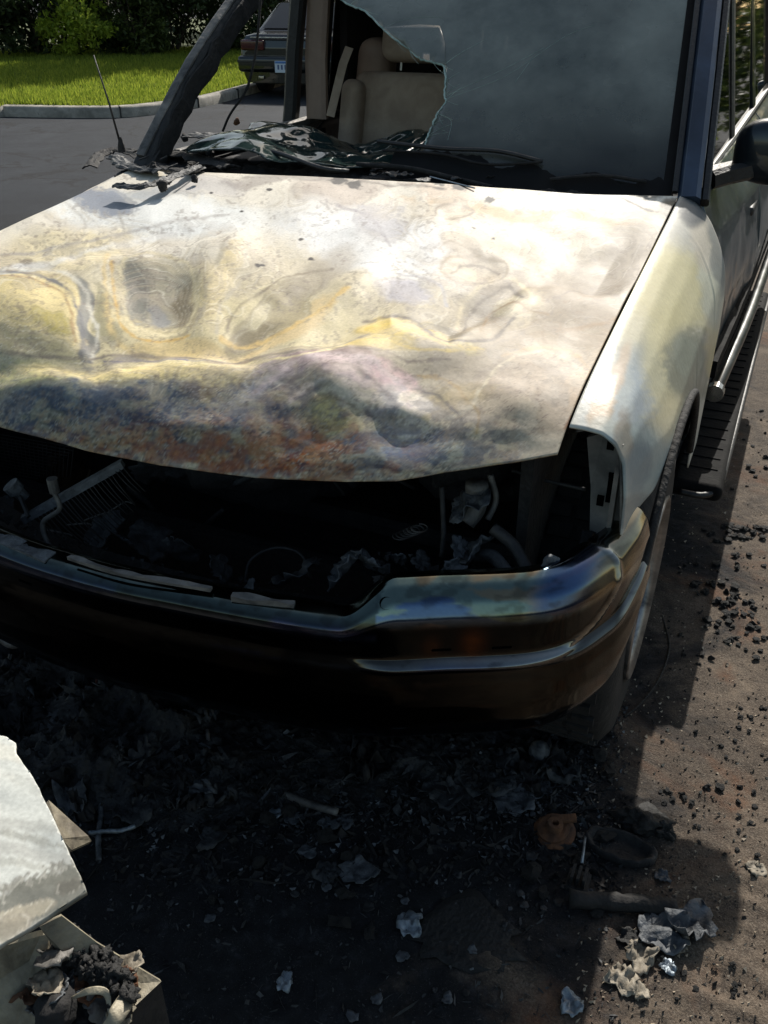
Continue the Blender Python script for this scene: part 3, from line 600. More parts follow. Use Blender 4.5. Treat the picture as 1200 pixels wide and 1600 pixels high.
ST = [  # burn lines on the sheet: (points, width, colour, strength)
 ([(0, 432), (55, 440), (98, 452), (120, 478), (128, 520), (124, 560)], 5, (96, 98, 104), .85), ([(0, 442), (50, 449), (92, 462), (110, 490), (116, 530)], 3, (150, 120, 80), .7), ([(0, 424), (60, 425), (110, 436), (140, 470), (150, 520), (140, 560)], 4, (206, 204, 196), .7),
 ([(20, 420), (90, 410), (150, 388), (230, 372), (300, 352)], 6, (206, 208, 212), .7), ([(0, 402), (60, 396), (130, 378), (200, 360), (280, 345), (360, 335)], 3, (150, 148, 150), .55), ([(60, 300), (110, 320), (130, 350), (118, 378), (70, 400)], 3, (156, 152, 146), .5), ([(180, 330), (190, 360), (160, 380), (110, 392)], 2.5, (150, 146, 140), .5),
 ([(190, 420), (192, 470), (206, 502), (240, 514), (280, 510), (304, 480), (308, 440), (286, 408), (240, 398), (205, 405), (190, 420)], 4, (206, 196, 164), .7), ([(180, 415), (180, 475), (196, 512), (240, 526), (292, 520)], 3, (196, 164, 96), .7), ([(168, 400), (166, 470), (178, 520), (210, 545), (270, 552), (330, 540)], 5, (204, 182, 130), .6),
 ([(352, 524), (370, 490), (410, 452), (470, 424), (520, 418)], 3, (112, 102, 84), .6), ([(348, 528), (390, 534), (450, 512), (510, 478), (540, 456)], 5, (206, 178, 116), .8), ([(340, 520), (346, 482), (380, 440), (420, 400)], 4, (176, 170, 158), .6), ([(306, 505), (326, 460), (345, 410), (356, 384)], 5, (160, 154, 140), .6),
 ([(0, 552), (60, 554), (122, 562), (150, 556), (210, 548), (300, 556), (360, 562), (400, 556), (460, 560), (520, 548), (580, 530)], 3.5, (128, 120, 110), .75), ([(130, 570), (200, 558), (300, 566), (360, 574), (400, 566), (470, 570), (540, 552)], 3, (214, 202, 160), .8), ([(160, 562), (230, 556), (290, 562)], 3, (108, 106, 124), .8), ([(0, 570), (70, 572), (130, 580), (200, 572), (330, 584), (380, 600)], 3, (160, 150, 118), .6), ([(0, 590), (60, 592), (130, 586)], 4, (176, 172, 130), .6),
 ([(570, 502), (606, 494), (640, 500), (664, 518), (690, 538), (730, 540), (770, 528), (800, 500)], 4, (96, 86, 74), .7), ([(560, 512), (606, 504), (640, 512), (662, 532), (700, 550), (750, 552)], 4, (200, 180, 120), .8), ([(540, 548), (590, 540), (640, 552), (690, 560), (740, 556)], 3, (206, 184, 116), .7), ([(520, 556), (580, 560), (640, 570), (700, 572)], 3, (120, 108, 96), .6),
 ([(400, 615), (440, 588), (490, 572), (540, 570), (590, 582), (625, 606), (640, 640)], 7, (190, 176, 182), .65), ([(410, 630), (450, 604), (500, 590), (550, 592), (590, 606), (612, 632)], 6, (92, 76, 80), .65), ([(440, 636), (490, 612), (540, 612), (580, 630), (600, 654)], 6, (204, 192, 188), .7), ([(430, 660), (480, 632), (530, 634), (575, 652)], 5, (118, 92, 70), .6), ([(600, 655), (640, 668), (690, 660), (740, 640), (760, 600), (800, 562), (860, 552), (912, 580)], 4, (206, 196, 176), .6), ([(650, 590), (700, 600), (740, 640), (742, 680)], 3, (170, 146, 106), .6), ([(640, 610), (690, 622), (720, 660)], 3, (112, 104, 98), .6),
 ([(716, 505), (722, 470), (750, 446), (792, 428), (822, 446), (832, 478)], 4, (208, 196, 168), .75), ([(726, 512), (736, 478), (762, 456), (796, 442), (814, 462)], 3, (104, 94, 82), .6), ([(750, 520), (764, 486), (800, 470), (826, 488), (852, 496)], 3, (150, 130, 104), .6), ([(690, 420), (700, 404), (740, 396), (785, 404), (790, 424), (760, 438), (712, 440), (690, 424)], 3, (146, 132, 112), .7), ([(704, 424), (720, 410), (756, 408), (776, 420)], 2.5, (120, 108, 94), .6), ([(678, 338), (690, 324), (720, 322), (744, 332), (730, 342), (695, 344)], 2.5, (140, 128, 116), .65), ([(690, 392), (712, 380), (742, 388), (738, 398)], 2.5, (150, 138, 122), .6),
 ([(780, 560), (840, 546), (900, 556), (940, 596)], 3, (196, 168, 128), .5), ([(870, 520), (920, 512), (960, 500), (990, 470)], 4, (150, 126, 98), .5), ([(860, 470), (910, 452), (960, 460), (975, 486)], 4, (118, 106, 96), .5), ([(620, 430), (680, 445), (700, 480)], 3, (160, 160, 170), .5), ([(500, 330), (560, 360), (600, 400), (640, 420)], 5, (210, 212, 218), .6), ([(520, 320), (580, 340), (610, 380)], 3, (140, 136, 146), .5),
 ([(1062, 395), (1000, 495), (940, 592), (892, 680)], 4, (202, 176, 146), .8), ([(1056, 392), (990, 492), (930, 588), (884, 672)], 2, (132, 100, 76), .7), ([(960, 308), (1000, 322), (1030, 334)], 2, (70, 62, 56), .7), ([(560, 284), (640, 290), (700, 297)], 3, (90, 80, 76), .6)]
def strokes(px, py, col):
    wx = px + 16 * (fbm(px / 45, py / 30, 3, 80) - .5); wy = py + 11 * (fbm(px / 45, py / 30, 3, 81) - .5); rag = fbm(px / 9, py / 6, 3, 82) - .5
    for pts, w_, c, st in ST:
        q = np.array([tuple(p)[:2] for p in bez([(x, y, 0) for x, y in pts], 5)])
        x0, y0 = q.min(0) - 26; x1, y1 = q.max(0) + 26; m = (wx > x0) & (wx < x1) & (wy > y0) & (wy < y1)
        if not m.any(): continue
        X_, Y_ = wx[m], wy[m]; d = np.full(X_.shape, 99.)
        for a_, b_ in zip(q[:-1], q[1:]):
            dv = b_ - a_; t = np.clip(((X_ - a_[0]) * dv[0] + (Y_ - a_[1]) * dv[1]) / (dv @ dv + 1e-9), 0, 1); d = np.minimum(d, np.hypot(X_ - a_[0] - t * dv[0], (Y_ - a_[1] - t * dv[1]) * 1.25))
        al = (np.exp(-(np.clip(d + rag[m] * w_ * 1.6, 0, None) / (w_ * .9)) ** 2) * st * (.55 + .9 * vnoise(X_ / 26., Y_ / 18.)))[:, None]
        al = np.clip(al * (1 + .7 * sstep(560, 700, X_))[:, None], 0, 1); cc = col[m]; col[m] = cc * (1 - al) + lin(c) * al
    return col
def hood_paint(px, py):
    col, wx, wy, hi, hi2 = paint(px, py, (196, 187, 168), HB, 0, 30, .34)
    # marbled bands: colour layers that flow round the buckles like contour lines
    q1 = fbm(px / 170, py / 85, 2, 31); q2 = fbm(px / 120 + 3 * q1, py / 55 + 2 * q1, 2, 32)
    ph = hood_disp(px, py) * 420 + 9 * q2 + 3 * fbm(px / 60 + 2 * q2, py / 26, 2, 37)
    fr = ph % 1.6; am = sstep(.40, .62, fbm(px / 110, py / 60, 2, 33)) * sstep(275, 340, py)
    def lay(m, c, st):
        nonlocal col
        a_ = (np.clip(m, 0, 1) * st)[..., None]; col = col * (1 - a_) + lin(c) * a_
    lay(sstep(.0, .1, fr) * sstep(.62, .42, fr) * am, (168, 158, 140), .42)
    lay(np.exp(-((fr - .62) / .05) ** 2) * am, (112, 102, 92), .50); lay(np.exp(-((fr - .80) / .06) ** 2) * am, (222, 218, 208), .45)
    lay(np.exp(-((fr - 1.10) / .035) ** 2) * am * sstep(.45, .6, fbm(px / 50, py / 30, 2, 34)), (124, 112, 104), .45)
    ft = (ph * 3.1) % 1.0; lay(np.exp(-((ft - .5) / .10) ** 2) * am * sstep(.5, .65, fbm(px / 60, py / 40, 2, 35)), (130, 122, 112), .30)
    rgt = sstep(680, 860, px) * sstep(380, 450, py); lay(sstep(.46, .6, q2) * rgt, (150, 134, 116), .5); lay(sstep(.46, .36, q2) * rgt, (198, 184, 166), .4)
    lay(np.exp(-((fbm(wx / 40, wy / 22, 3, 48) - .5) / .012) ** 2) * sstep(640, 760, px) * sstep(.4, .6, fbm(px / 90, py / 50, 2, 49)), (140, 112, 84), .45)
    col = strokes(px, py, col)
    col = col * (1 - .16 * sstep(560, 760, px) * sstep(360, 450, py) * sstep(640, 560, py))[..., None] * np.array([.97, .93, .84])
    # broad mottling
    mo = fbm(wx / 38, wy / 26, 5, 36); col *= (1 + .35 * (mo - .5))[..., None]
    sp = fbm(px / 7., py / 5., 3, 40); sp2 = fbm(px / 4., py / 3., 2, 41)
    low = sstep(560, 660, py + 60 * (fbm(px / 80, py / 60, 3, 42) - .5) + np.interp(px, [0, 400, 640, 760, 900], [20, 10, 0, -60, -160]))
    al = (sstep(.56, .70, sp) * low * .45 * sstep(.4, .6, fbm(px / 40, py / 26, 3, 47)))[..., None]; col = col * (1 - al) + lin((38, 38, 44)) * al
    al = (sstep(.58, .72, sp2) * low * .42 * sstep(.5, .66, fbm(px / 34, py / 20, 3, 43)))[..., None]; col = col * (1 - al) + lin((158, 160, 154)) * al
    cl = fbm(px / 26, py / 15, 5, 45); al = (sstep(.50, .56, cl) * low * .5)[..., None]; col = col * (1 - al) + lin((54, 64, 86)) * al
    al = (np.exp(-((cl - .47) / .014) ** 2) * low * .45)[..., None]; col = col * (1 - al) + lin((150, 146, 128)) * al
    al = (sstep(.45, .38, cl) * low * .32)[..., None]; col = col * (1 - al) + lin((176, 168, 128)) * al
    zone = sstep(.56, .72, fbm(px / 70, py / 50, 3, 44)) * .6
    al = (sstep(.62, .72, sp) * zone * .5)[..., None]; col = col * (1 - al) + lin((92, 84, 84)) * al
    # oxide patch outlines and flaking
    pn = fbm(wx / 24, wy / 15, 4, 61); pz = sstep(.44, .6, fbm(px / 95, py / 60, 4, 62)) * sstep(300, 380, py)
    al = (np.exp(-((pn - .52) / .010) ** 2) * pz * .6)[..., None]; col = col * (1 - al) + lin((96, 84, 76)) * al
    al = (sstep(.525, .54, pn) * pz * .28)[..., None]; col = col * (1 - al) + lin((150, 140, 128)) * al
    # rusty spots near front edge
    rz = sstep(655, 715, py + 22 * (px > 150) * (px < 560)) * sstep(720, 520, px) * sstep(.42, .56, fbm(px / 22, py / 14, 5, 46)); al = (rz * .62 * (.5 + .9 * fbm(px / 12, py / 8, 3, 52)))[..., None]
    col = col * (1 - al) + (lin((138, 78, 36)) * (.5 + sp[..., None])) * al
    # crusty blisters along the burnt front band
    c1 = fbm(px / 5.5, py / 4.2, 2, 53); c2 = fbm(px / 11 + 2 * c1, py / 8, 3, 54); fb = sstep(600, 680, py + 50 * (fbm(px / 60, py / 40, 3, 55) - .5) + np.interp(px, [0, 500, 700, 900], [10, 0, -30, -120])) * (.35 + .9 * sstep(.4, .6, fbm(px / 50, py / 34, 3, 56)))
    al = (sstep(.56, .62, c1) * fb * .42)[..., None]; col = col * (1 - al) + lin((30, 28, 30)) * al
    al = (np.exp(-((c2 - .5) / .022) ** 2) * fb * .5)[..., None]; col = col * (1 - al) + lin((164, 160, 146)) * al
    al = (sstep(.44, .38, c1) * fb * .35)[..., None]; col = col * (1 - al) + lin((146, 120, 86)) * al
    # finer dirt and heat crazing over the pale sheet
    cz = fbm(px / 30, py / 20, 4, 57); c3 = fbm(px / 6, py / 4, 3, 58)
    al = (sstep(.60, .68, c3) * sstep(.52, .64, cz) * .45)[..., None]; col = col * (1 - al) + lin((112, 100, 90)) * al
    al = (np.exp(-((fbm(px / 16, py / 10, 4, 59) - .5) / .006) ** 2) * sstep(.5, .62, fbm(px / 80, py / 50, 2, 65)) * .5)[..., None]; col = col * (1 - al) + lin((104, 88, 76)) * al
    # cracked paint on the right bulge
    rd = 1 - np.abs(2 * fbm(px / 22, py / 14, 4, 50) - 1); cm = np.exp(-el(px, py, 830, 650, 80, 34, 0) ** 4)
    al = (sstep(.955, .985, rd) * cm * .65)[..., None]; col = col * (1 - al) + lin((92, 70, 66)) * al
    # small black ember flecks
    for x, y, r_ in [(402, 416, 5), (410, 415, 4), (486, 401, 5), (470, 371, 4), (421, 300, 4), (330, 303, 3), (378, 332, 3), (740, 358, 3), (771, 373, 3), (764, 311, 9), (690, 283, 12), (720, 290, 14), (553, 287, 12), (530, 282, 14)]:
        al = sstep(1.2, .7, el(px, py, x, y, r_, r_ * .6) + hi * 1.2)[..., None]; col = col * (1 - al) + lin((40, 34, 32)) * al
    return np.clip(col, .004, .85)
M['bonnet'] = vcol_mat('scorched_paint', (.56, .68), 0, .14, 60, .40, .12)
# cut: front right corner notch beside the lamp
hood = grid('bonnet', PH, M['bonnet'], T, col=hood_paint(hpx, hpy), solid=.004, flip=True)
hood['label'] = 'buckled bonnet burnt to cream, yellow, blue-grey and rust'
# underside stiffener of the bonnet
mb = MB()
for x in (-.55, -.2, .2, .55):
    yb, zb = hood_base(np.array([x, x, x]), np.array([.1, .5, .85])); mb.tube([(x, yb[k], zb[k] - .045) for k in range(3)], .018, 6)
mb.build('bonnet_rib', M['burnt'], T, smooth=True)

# ---- front wings --------------------------------------------------------
def wing_section(Y, z0):
    nf = float(1 - sstep(.42, .72, Y)); a_ = wing_section_(z0); b_ = [(HW + .004, z0 - .001), (HW + .03, z0 - .001), (HW + .058, z0 - .004), (HW + .080, z0 - .018), (HW + .098, z0 - .05), (HW + .108, z0 - .11), (HW + .113, z0 - .20), (HW + .118, z0 - .32)]
    return [(p[0] * (1 - nf) + q[0] * nf, p[1] * (1 - nf) + q[1] * nf) for p, q in zip(a_, b_)]
def wing_section_(z0):
    return [(HW + .004, z0 - .002), (HW + .022, z0 - .006), (HW + .05, z0 - .022), (HW + .082, z0 - .055), (HW + .112, z0 - .105), (HW + .138, z0 - .165), (HW + .150, z0 - .24), (HW + .152, z0 - .32)]
def wing(side):
    nY, nV = 150, 90; ys = np.linspace(1.47, .40, nY); P = np.zeros((nY, nV, 3)); mask = np.ones((nY - 1, nV - 1), bool)
    for i, y in enumerate(ys):
        Yf_, _ = hood_base(np.array([HW * .999]), np.array([1.])); Yr_, _ = hood_base(np.array([HW * .999]), np.array([0.]))
        vv = np.clip((Yr_[0] - y) / (Yr_[0] - Yf_[0]), 0, 1); _, z = hood_base(np.array([HW * .999]), np.array([vv])); z0 = z[0] + (.02 * max(0, y - Yr_[0]))
        sec = wing_section(y, z0)
        # bottom edge
        arch = .36 + math.sqrt(max(0, .455 ** 2 - (y - .84) ** 2)) if abs(y - .84) < .44 else 0
        zb = max(arch, .45) if y > .84 else max(arch, .74)
        pts = [(a, z_) for a, z_ in sec if z_ > zb + .015] + [(np.interp(zb, [q[1] for q in sec[::-1]], [q[0] for q in sec[::-1]]), zb)]
        # nose taper in plan
        k = 0; pa = np.array(pts)
        d = np.r_[0, np.cumsum(np.hypot(*np.diff(pa, axis=0).T))]; s = np.linspace(0, d[-1], nV)
        X = np.interp(s, d, pa[:, 0]) - k * sstep(.05, .14, np.interp(s, d, pa[:, 0]) - HW); Z = np.interp(s, d, pa[:, 1])
        P[i, :, 0] = X; P[i, :, 1] = y; P[i, :, 2] = Z
    P[:, :, 1] += 0
    # smooth the section kinks
    for _ in range(5): P[:, 1:-1, :] = (P[:, :-2] + 2 * P[:, 1:-1] + P[:, 2:]) / 4
    for _ in range(3): P[1:-1, :, 2] = (P[:-2, :, 2] + 2 * P[1:-1, :, 2] + P[2:, :, 2]) / 4
    return P
PW = wing(1); wpx, wpy = proj(PW)
WB = [(1050, 450, 90, 60, 30, (206, 196, 150), .8, .5), (1000, 560, 60, 110, 20, (206, 196, 162), .6, .5), (965, 640, 50, 90, 10, (170, 176, 176), .9, .4), (1005, 620, 26, 80, 8, (140, 150, 160), .7, .5), (975, 720, 60, 60, 0, (150, 162, 160), .85, .4), (990, 730, 20, 40, 0, (112, 126, 134), .7, .4),
 (1040, 560, 34, 100, 10, (200, 190, 146), .65, .6), (1072, 575, 34, 60, 10, (122, 124, 112), .85, .4), (1070, 560, 18, 34, 0, (138, 142, 128), .7, .4), (1110, 560, 14, 50, 5, (200, 184, 134), .6, .6), (1040, 650, 30, 34, 0, (198, 186, 150), .6, .6),
 (1110, 450, 18, 60, -5, (190, 192, 180), .7, .4), (1100, 380, 20, 40, -10, (196, 186, 168), .7, .4), (1085, 325, 24, 30, 0, (96, 98, 98), .95, .3), (1120, 400, 12, 60, -8, (120, 124, 124), .7, .4),
 (935, 640, 18, 30, 20, (176, 146, 108), .8, .4), (945, 665, 24, 14, 0, (184, 184, 172), .7, .4), (968, 680, 10, 40, 0, (120, 100, 78), .6, .5), (1000, 800, 40, 26, 0, (128, 130, 128), .8, .4), (960, 590, 12, 50, 25, (190, 156, 118), .5, .5)]
colw, *_ = paint(wpx, wpy, (188, 185, 174), WB, 4, 14, .3, .08)
colw *= (1 + .22 * (fbm(wpx / 30, wpy / 40, 5, 60) - .5))[..., None]
M['wingp'] = vcol_mat('scorched_wing_paint', (.35, .55), 0, .2, 60, .5, .06)
wr = grid('front_wing', PW, M['wingp'], T, col=np.clip(colw, .01, .8), solid=.004, flip=True); wr['label'] = 'front wing scorched to pale yellow and grey beside the bumper corner'
PL = PW.copy(); PL[..., 2] += .05 * np.clip((PL[..., 0] - HW) / .12, 0, 1); PL[..., 0] *= -1; PL[..., 2] += .01 * (fbm(PL[..., 0] * 9, PL[..., 1] * 5, 3) - .5)
lpx, lpy = proj(PL)
coll, *_ = paint(lpx, lpy, (206, 198, 186), [(100, 300, 80, 20, -30, (200, 186, 170), .7, .4), (150, 270, 30, 12, 0, (180, 182, 190), .8, .4), (30, 360, 60, 16, -30, (190, 176, 150), .6, .4)], 8, 14, .3)
grid('front_wing', PL, M['wingp'], T, col=np.clip(coll, .01, .8), solid=.004)
# wheel-arch lip and inner wing
for s in (1, -1):
    pts = [(s * (HW + .153), .84 + .452 * math.cos(a), .36 + .452 * math.sin(a)) for a in np.linspace(R(20), R(150), 26)]
    MB().tube(pts, .009, 6).build('wheel_arch_lip', M['burnt'], T, smooth=True)
    MB().box((s * .70, .95, .66), (.02, 1.1, .42)).build('inner_wing', M['burnt'], T, jit=.004)
# ---- lamp opening rim, bracket plate -------------------------------------
op = [at(885, 712, Y=.40), at(888, 690, Y=.40), at(902, 676, Y=.42), at(930, 671, Y=.42), at(950, 673, Y=.42), at(962, 684, Y=.41), at(970, 705, Y=.405), at(973, 760, Y=.40), at(972, 835, Y=.40)]
MB().tube(bez([p + Vector((-.004, .012, -.003)) for p in op[2:]], 6), .003, 6).build('lamp_opening_rim', M['ashmetal'], T, smooth=True)
bl = [at(917, 684, Y=.46), at(944, 676, Y=.46), at(972, 712, Y=.44), at(970, 842, Y=.44), at(921, 834, Y=.47), at(923, 760, Y=.47)]
mb = MB(); v = [tuple(p) for p in bl] + [tuple(p + Vector((.0, .012, 0))) for p in bl]; k = len(bl)
mb.add(v, [tuple(range(k))[::-1], tuple(range(k, 2 * k))] + [(i, (i + 1) % k, (i + 1) % k + k, i + k) for i in range(k)])
M['bracket'] = pmat('grey_scorched_plate', (84, 84, 82), (132, 130, 126), .6, .8, scale=9, bump=.2, c3=(96, 78, 60), c3pos=.8)
lb = mb.build('lamp_bracket', M['bracket'], T); lb['label'] = 'pale scorched plate where the head lamp sat'
for (x, y, w_, h_) in [(955, 690, .012, .03), (953, 765, .010, .05), (938, 782, .012, .02), (955, 742, .008, .008)]:
    p = at(x, y, Y=.438); MB().box(p, (w_, .004, h_)).build('hole', M['holeblack'], lb)
MB().box(at(962, 760, Y=.43), (.008, .025, .17)).build('flange', M['ashmetal'], lb)
MB().tube([at(922, 830, Y=.46), at(912, 870, Y=.44), at(905, 915, Y=.40)], .009, 4, sx=2.).build('bracket_leg', M['soot'], T)

# ---- bumper ---------------------------------------------------------------
bxs = np.array([-.915, -.91, -.885, -.82, -.67, -.50, -.18, 0, .18, .50, .67, .82, .885, .91, .915]); bys = np.array([.50, .43, .33, .215, .125, .05, .0, -.01, .0, .05, .125, .215, .33, .43, .50])
cx = np.array([p[:2] for p in bez([(x, y, 0) for x, y in zip(bxs, bys)], 24)])
dd = np.r_[0, np.cumsum(np.hypot(*np.diff(cx, axis=0).T))]; NS, NP = 520, 130; sl = np.linspace(0, dd[-1], NS)
bx = np.interp(sl, dd, cx[:, 0]); by = np.interp(sl, dd, cx[:, 1]); tx, ty = np.gradient(bx), np.gradient(by); tl = np.hypot(tx, ty); nx_, ny_ = ty / tl, -tx / tl   # outward
lowp = np.array([(-.058, .674), (-.045, .678), (-.018, .674), (-.004, .665), (0, .652), (-.004, .640), (-.003, .612), (-.0015, .604), (.000, .596), (.002, .588), (.008, .56), (.012, .52), (.010, .475), (-.008, .435), (-.04, .405), (-.07, .395)])
highp = np.array([(-.075, .728), (-.055, .734), (-.035, .728), (-.016, .712), (-.004, .685), (-.004, .665), (-.006, .606), (.002, .600), (.008, .592), (.006, .583), (.012, .56), (.016, .52), (.010, .475), (-.008, .435), (-.04, .405), (-.07, .395)])
pidx = np.linspace(0, len(lowp) - 1, NP)
def rs(p): return np.stack([np.interp(pidx, np.arange(len(p)), p[:, j]) for j in (0, 1)], -1)
lo_, hi_ = rs(lowp), rs(highp)
for _ in range(3):
    for q in (lo_, hi_): q[1:-1] = (q[:-2] + 2 * q[1:-1] + q[2:]) / 4
kk = sstep(.50, .595, np.abs(bx))[:, None, None]; prof_ = lo_[None] * (1 - kk) + hi_[None] * kk
endk = sstep(.32, .50, by)            # towards the wrapped end
off = prof_[..., 0].copy(); zz = prof_[..., 1].copy()
off = off * (1 - .35 * endk[:, None])
zt = .715
zz = zz + (endk ** 1.3)[:, None] * np.where(zz < .66, (.66 - zz) * .55, 0) + (endk * .012)[:, None]
# raised U-shaped bezel: follows the groove, then climbs to the top near the end
sx_ = np.minimum(sl, dd[-1] - sl)      # distance from end
rc = np.array([tuple(q_)[:2] for q_ in bez([(.75, .596, 0), (.5, .596, 0), (.36, .597, 0), (.27, .608, 0), (.20, .636, 0), (.16, .675, 0), (.148, .712, 0), (.16, .74, 0)], 12)])
dmin = np.full(zz.shape, 9.)
for q0_, q1_ in zip(rc[:-1], rc[1:]):
    dv = q1_ - q0_; tt_ = np.clip(((sx_[:, None] - q0_[0]) * dv[0] + (zz - q0_[1]) * dv[1]) / (dv @ dv), 0, 1)
    dmin = np.minimum(dmin, np.hypot(sx_[:, None] - q0_[0] - tt_ * dv[0], zz - q0_[1] - tt_ * dv[1]))
rid = np.exp(-(dmin / .0065) ** 2) * sstep(.62, .42, sx_)[:, None]
off += .005 * rid
P = np.stack([bx[:, None] + nx_[:, None] * off, by[:, None] + ny_[:, None] * off, zz], -1)
P[..., 1] += .0015 * (fbm(P[..., 0] * 9, P[..., 2] * 20, 2, 3) - .5)
# heat-tint colours, painted edge highlights and dark reflections (metal reflectance)
prr = np.linspace(0, 1, NP)[None, :] * np.ones((NS, 1)); Xb = P[..., 0]; Zb_ = P[..., 2]
hn = fbm(Xb * 9, Zb_ * 30, 5, 70); hn2 = fbm(Xb * 40, Zb_ * 90, 4, 71)
col = np.ones((NS, NP, 3)) * lin((64, 63, 60)); 
def bl_(mask, c, st=1.):
    global col
    a = (np.clip(mask, 0, 1) * st)[..., None]; col = col * (1 - a) + lin(c) * a
topz = sstep(.602, .622, Zb_)
bl_(topz, (34, 35, 35)); shelf_hi = sstep(.665, .69, Zb_) * (np.abs(Xb) > .56); shelf_lo = sstep(.645, .655, Zb_) * (np.abs(Xb) <= .56)
bl_(shelf_lo * sstep(.006, -.02, off), (74, 86, 84)); bl_(np.exp(-((Zb_ - .652) / .005) ** 2) * (np.abs(Xb) < .56), (130, 136, 144))  # the pale line paints a highlight along the shelf edge
tint = (Xb * 3.1 + hn * 1.6 + (Zb_ - .69) * 10)
bl_(shelf_hi, (110, 118, 112)); bl_(shelf_hi * sstep(.3, .6, np.sin(tint * 3.0)), (62, 84, 120), .8); bl_(shelf_hi * sstep(.55, .9, np.sin(tint * 3.0 + 1.8)), (100, 80, 112), .7); bl_(shelf_hi * sstep(.6, .9, np.sin(tint * 3 - 1.9)), (92, 112, 106), .6); bl_(shelf_hi * sstep(.7, .95, np.sin(tint * 5 + 2.9)), (140, 118, 88), .6)
bl_(shelf_hi * sstep(.76, .80, Xb) * sstep(.87, .83, Xb), (52, 76, 116), .8); bl_(shelf_hi * sstep(.855, .87, Xb), (136, 126, 104), .9); bl_(sstep(.895, .905, np.abs(Xb)), (130, 128, 122), .8)
em = np.exp(-((Zb_ - .655) / .009) ** 2) * (np.abs(Xb) < .56) * sstep(.05, -.05, off - .0); bl_(em * sstep(.2, .7, np.sin(Xb * 11 + hn * 5)), (60, 74, 122), .8); bl_(em * sstep(.5, .9, np.sin(Xb * 9 + 2 + hn * 4)), (110, 92, 120), .6)
bl_(rid, (150, 152, 150), .9); bl_(np.exp(-((Zb_ - .592) / .006) ** 2) * sstep(.35, .55, np.abs(Xb)), (84, 90, 98), .7); bl_(np.exp(-((Zb_ - .592) / .006) ** 2) * sstep(.2, .45, np.abs(Xb)) * sstep(.3, .8, np.sin(Xb * 17 + hn * 4)), (58, 70, 104), .7)  # ridge and groove highlights painted as pale lines
bl_(np.exp(-((Xb - .70) / .016) ** 2 - ((Zb_ - .635) / .028) ** 2) * (hn2 + .5), (98, 62, 40), .8); bl_(np.exp(-((Xb - .64) / .012) ** 2 - ((Zb_ - .63) / .02) ** 2) * (hn2 + .4), (84, 58, 42), .6)
bl_(sstep(.60, .58, Zb_) * sstep(.86, .6, np.abs(Xb)), (12, 13, 14), .96); bl_(sstep(.60, .58, Zb_) * sstep(.72, .9, np.abs(Xb)), (30, 31, 29), .9 * 1); bl_(sstep(.5, .4, Zb_), (14, 14, 13), .8)  # lower face painted near black in place of dark reflections
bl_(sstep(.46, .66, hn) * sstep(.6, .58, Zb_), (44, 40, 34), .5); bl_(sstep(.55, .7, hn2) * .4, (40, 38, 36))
mch = vcol_mat('heat_tinted_chrome', (.05, .20), 1., .04, 30, .5, .05)
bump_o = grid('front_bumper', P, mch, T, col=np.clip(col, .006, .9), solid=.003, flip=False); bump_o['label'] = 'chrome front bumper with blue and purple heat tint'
def bpt(x, z, out=.0):
    i = int(np.argmin(np.abs(bx - x) + (by > .5))); j = int(np.argmin(np.abs(zz[i] - z) + np.where(pidx < 4.5, .0, 0))); p = P[i, j]
    return Vector((p[0] + nx_[i] * out, p[1] + ny_[i] * out, p[2])), math.atan2(ny_[i], nx_[i]) + math.pi / 2
for x in (-.75, -.6, -.40, -.25, -.1, .05, .2, .36, .52, .655, .745):
    p, a = bpt(x, .625, .0015); MB().box(p, (.034, .004, .007), (0, 0, a)).build('slot', M['holeblack'], bump_o, bevel=.002)
for x in (-.5, -.32, -.15, .02, .19, .34, .45):
    p, a = bpt(x, .676, 0); i = int(np.argmin(np.abs(bx - x)))
    MB().lathe([(-.002, .0), (.0012, .0), (.0012, .006), (-.003, .006)], (bx[i] - nx_[i] * .030, by[i] - ny_[i] * .030, .6765), 'Z', 14).build('bolt_hole', M['holeblack'], bump_o)
p, a = bpt(.575, .71, .001); MB().lathe([(.003, .0), (.003, .0105), (-.003, .0105)], p, 'Y', 18, (R(-40), 0, a)).build('bolt_hole', M['holeblack'], bump_o)
# ---- radiator support behind the bumper
def ledge(pts, w_, mat, name, h=.01, lab=None):
    q = bez(pts, 8); v = []; f = []
    for i, p in enumerate(q):
        t = (q[min(i + 1, len(q) - 1)] - q[max(i - 1, 0)]).normalized(); s = Vector((-t.y, t.x, 0)); j = .006 * mnoise.noise(p * 22)
        v += [p - s * w_ / 2 + Vector((0, 0, j)), p + s * w_ / 2 + Vector((0, 0, -j)), p + s * w_ / 2 + Vector((0, 0, -h)), p - s * w_ / 2 + Vector((0, 0, -h))]
    for i in range(len(q) - 1):
        for k in range(4): f.append((i * 4 + k, i * 4 + (k + 1) % 4, (i + 1) * 4 + (k + 1) % 4, (i + 1) * 4 + k))
    f += [(3, 2, 1, 0), tuple(len(v) - 4 + k for k in range(4))]
    o = MB().add(v, f).build(name, mat, T)
    if lab: o['label'] = lab
    return o
ledge([(-.75, .36, .55), (-.4, .22, .55), (-.0, .17, .55), (.4, .21, .56), (.74, .35, .58)], .10, M['soot'], 'radiator_support', .03)
ledge([at(108, 868, Z=.70), at(190, 893, Z=.70), at(330, 918, Z=.69)], .011, M['ashmetal'], 'support_strip', .006)
ledge([at(362, 928, Z=.69), at(460, 942, Z=.685)], .011, M['ashmetal'], 'support_strip', .012)
ledge([at(-60, 812, Z=.68), at(10, 842, Z=.68), at(78, 870, Z=.68)], .028, M['ashfoil'], 'crossmember', .006, 'pale ash-covered crossmember end')
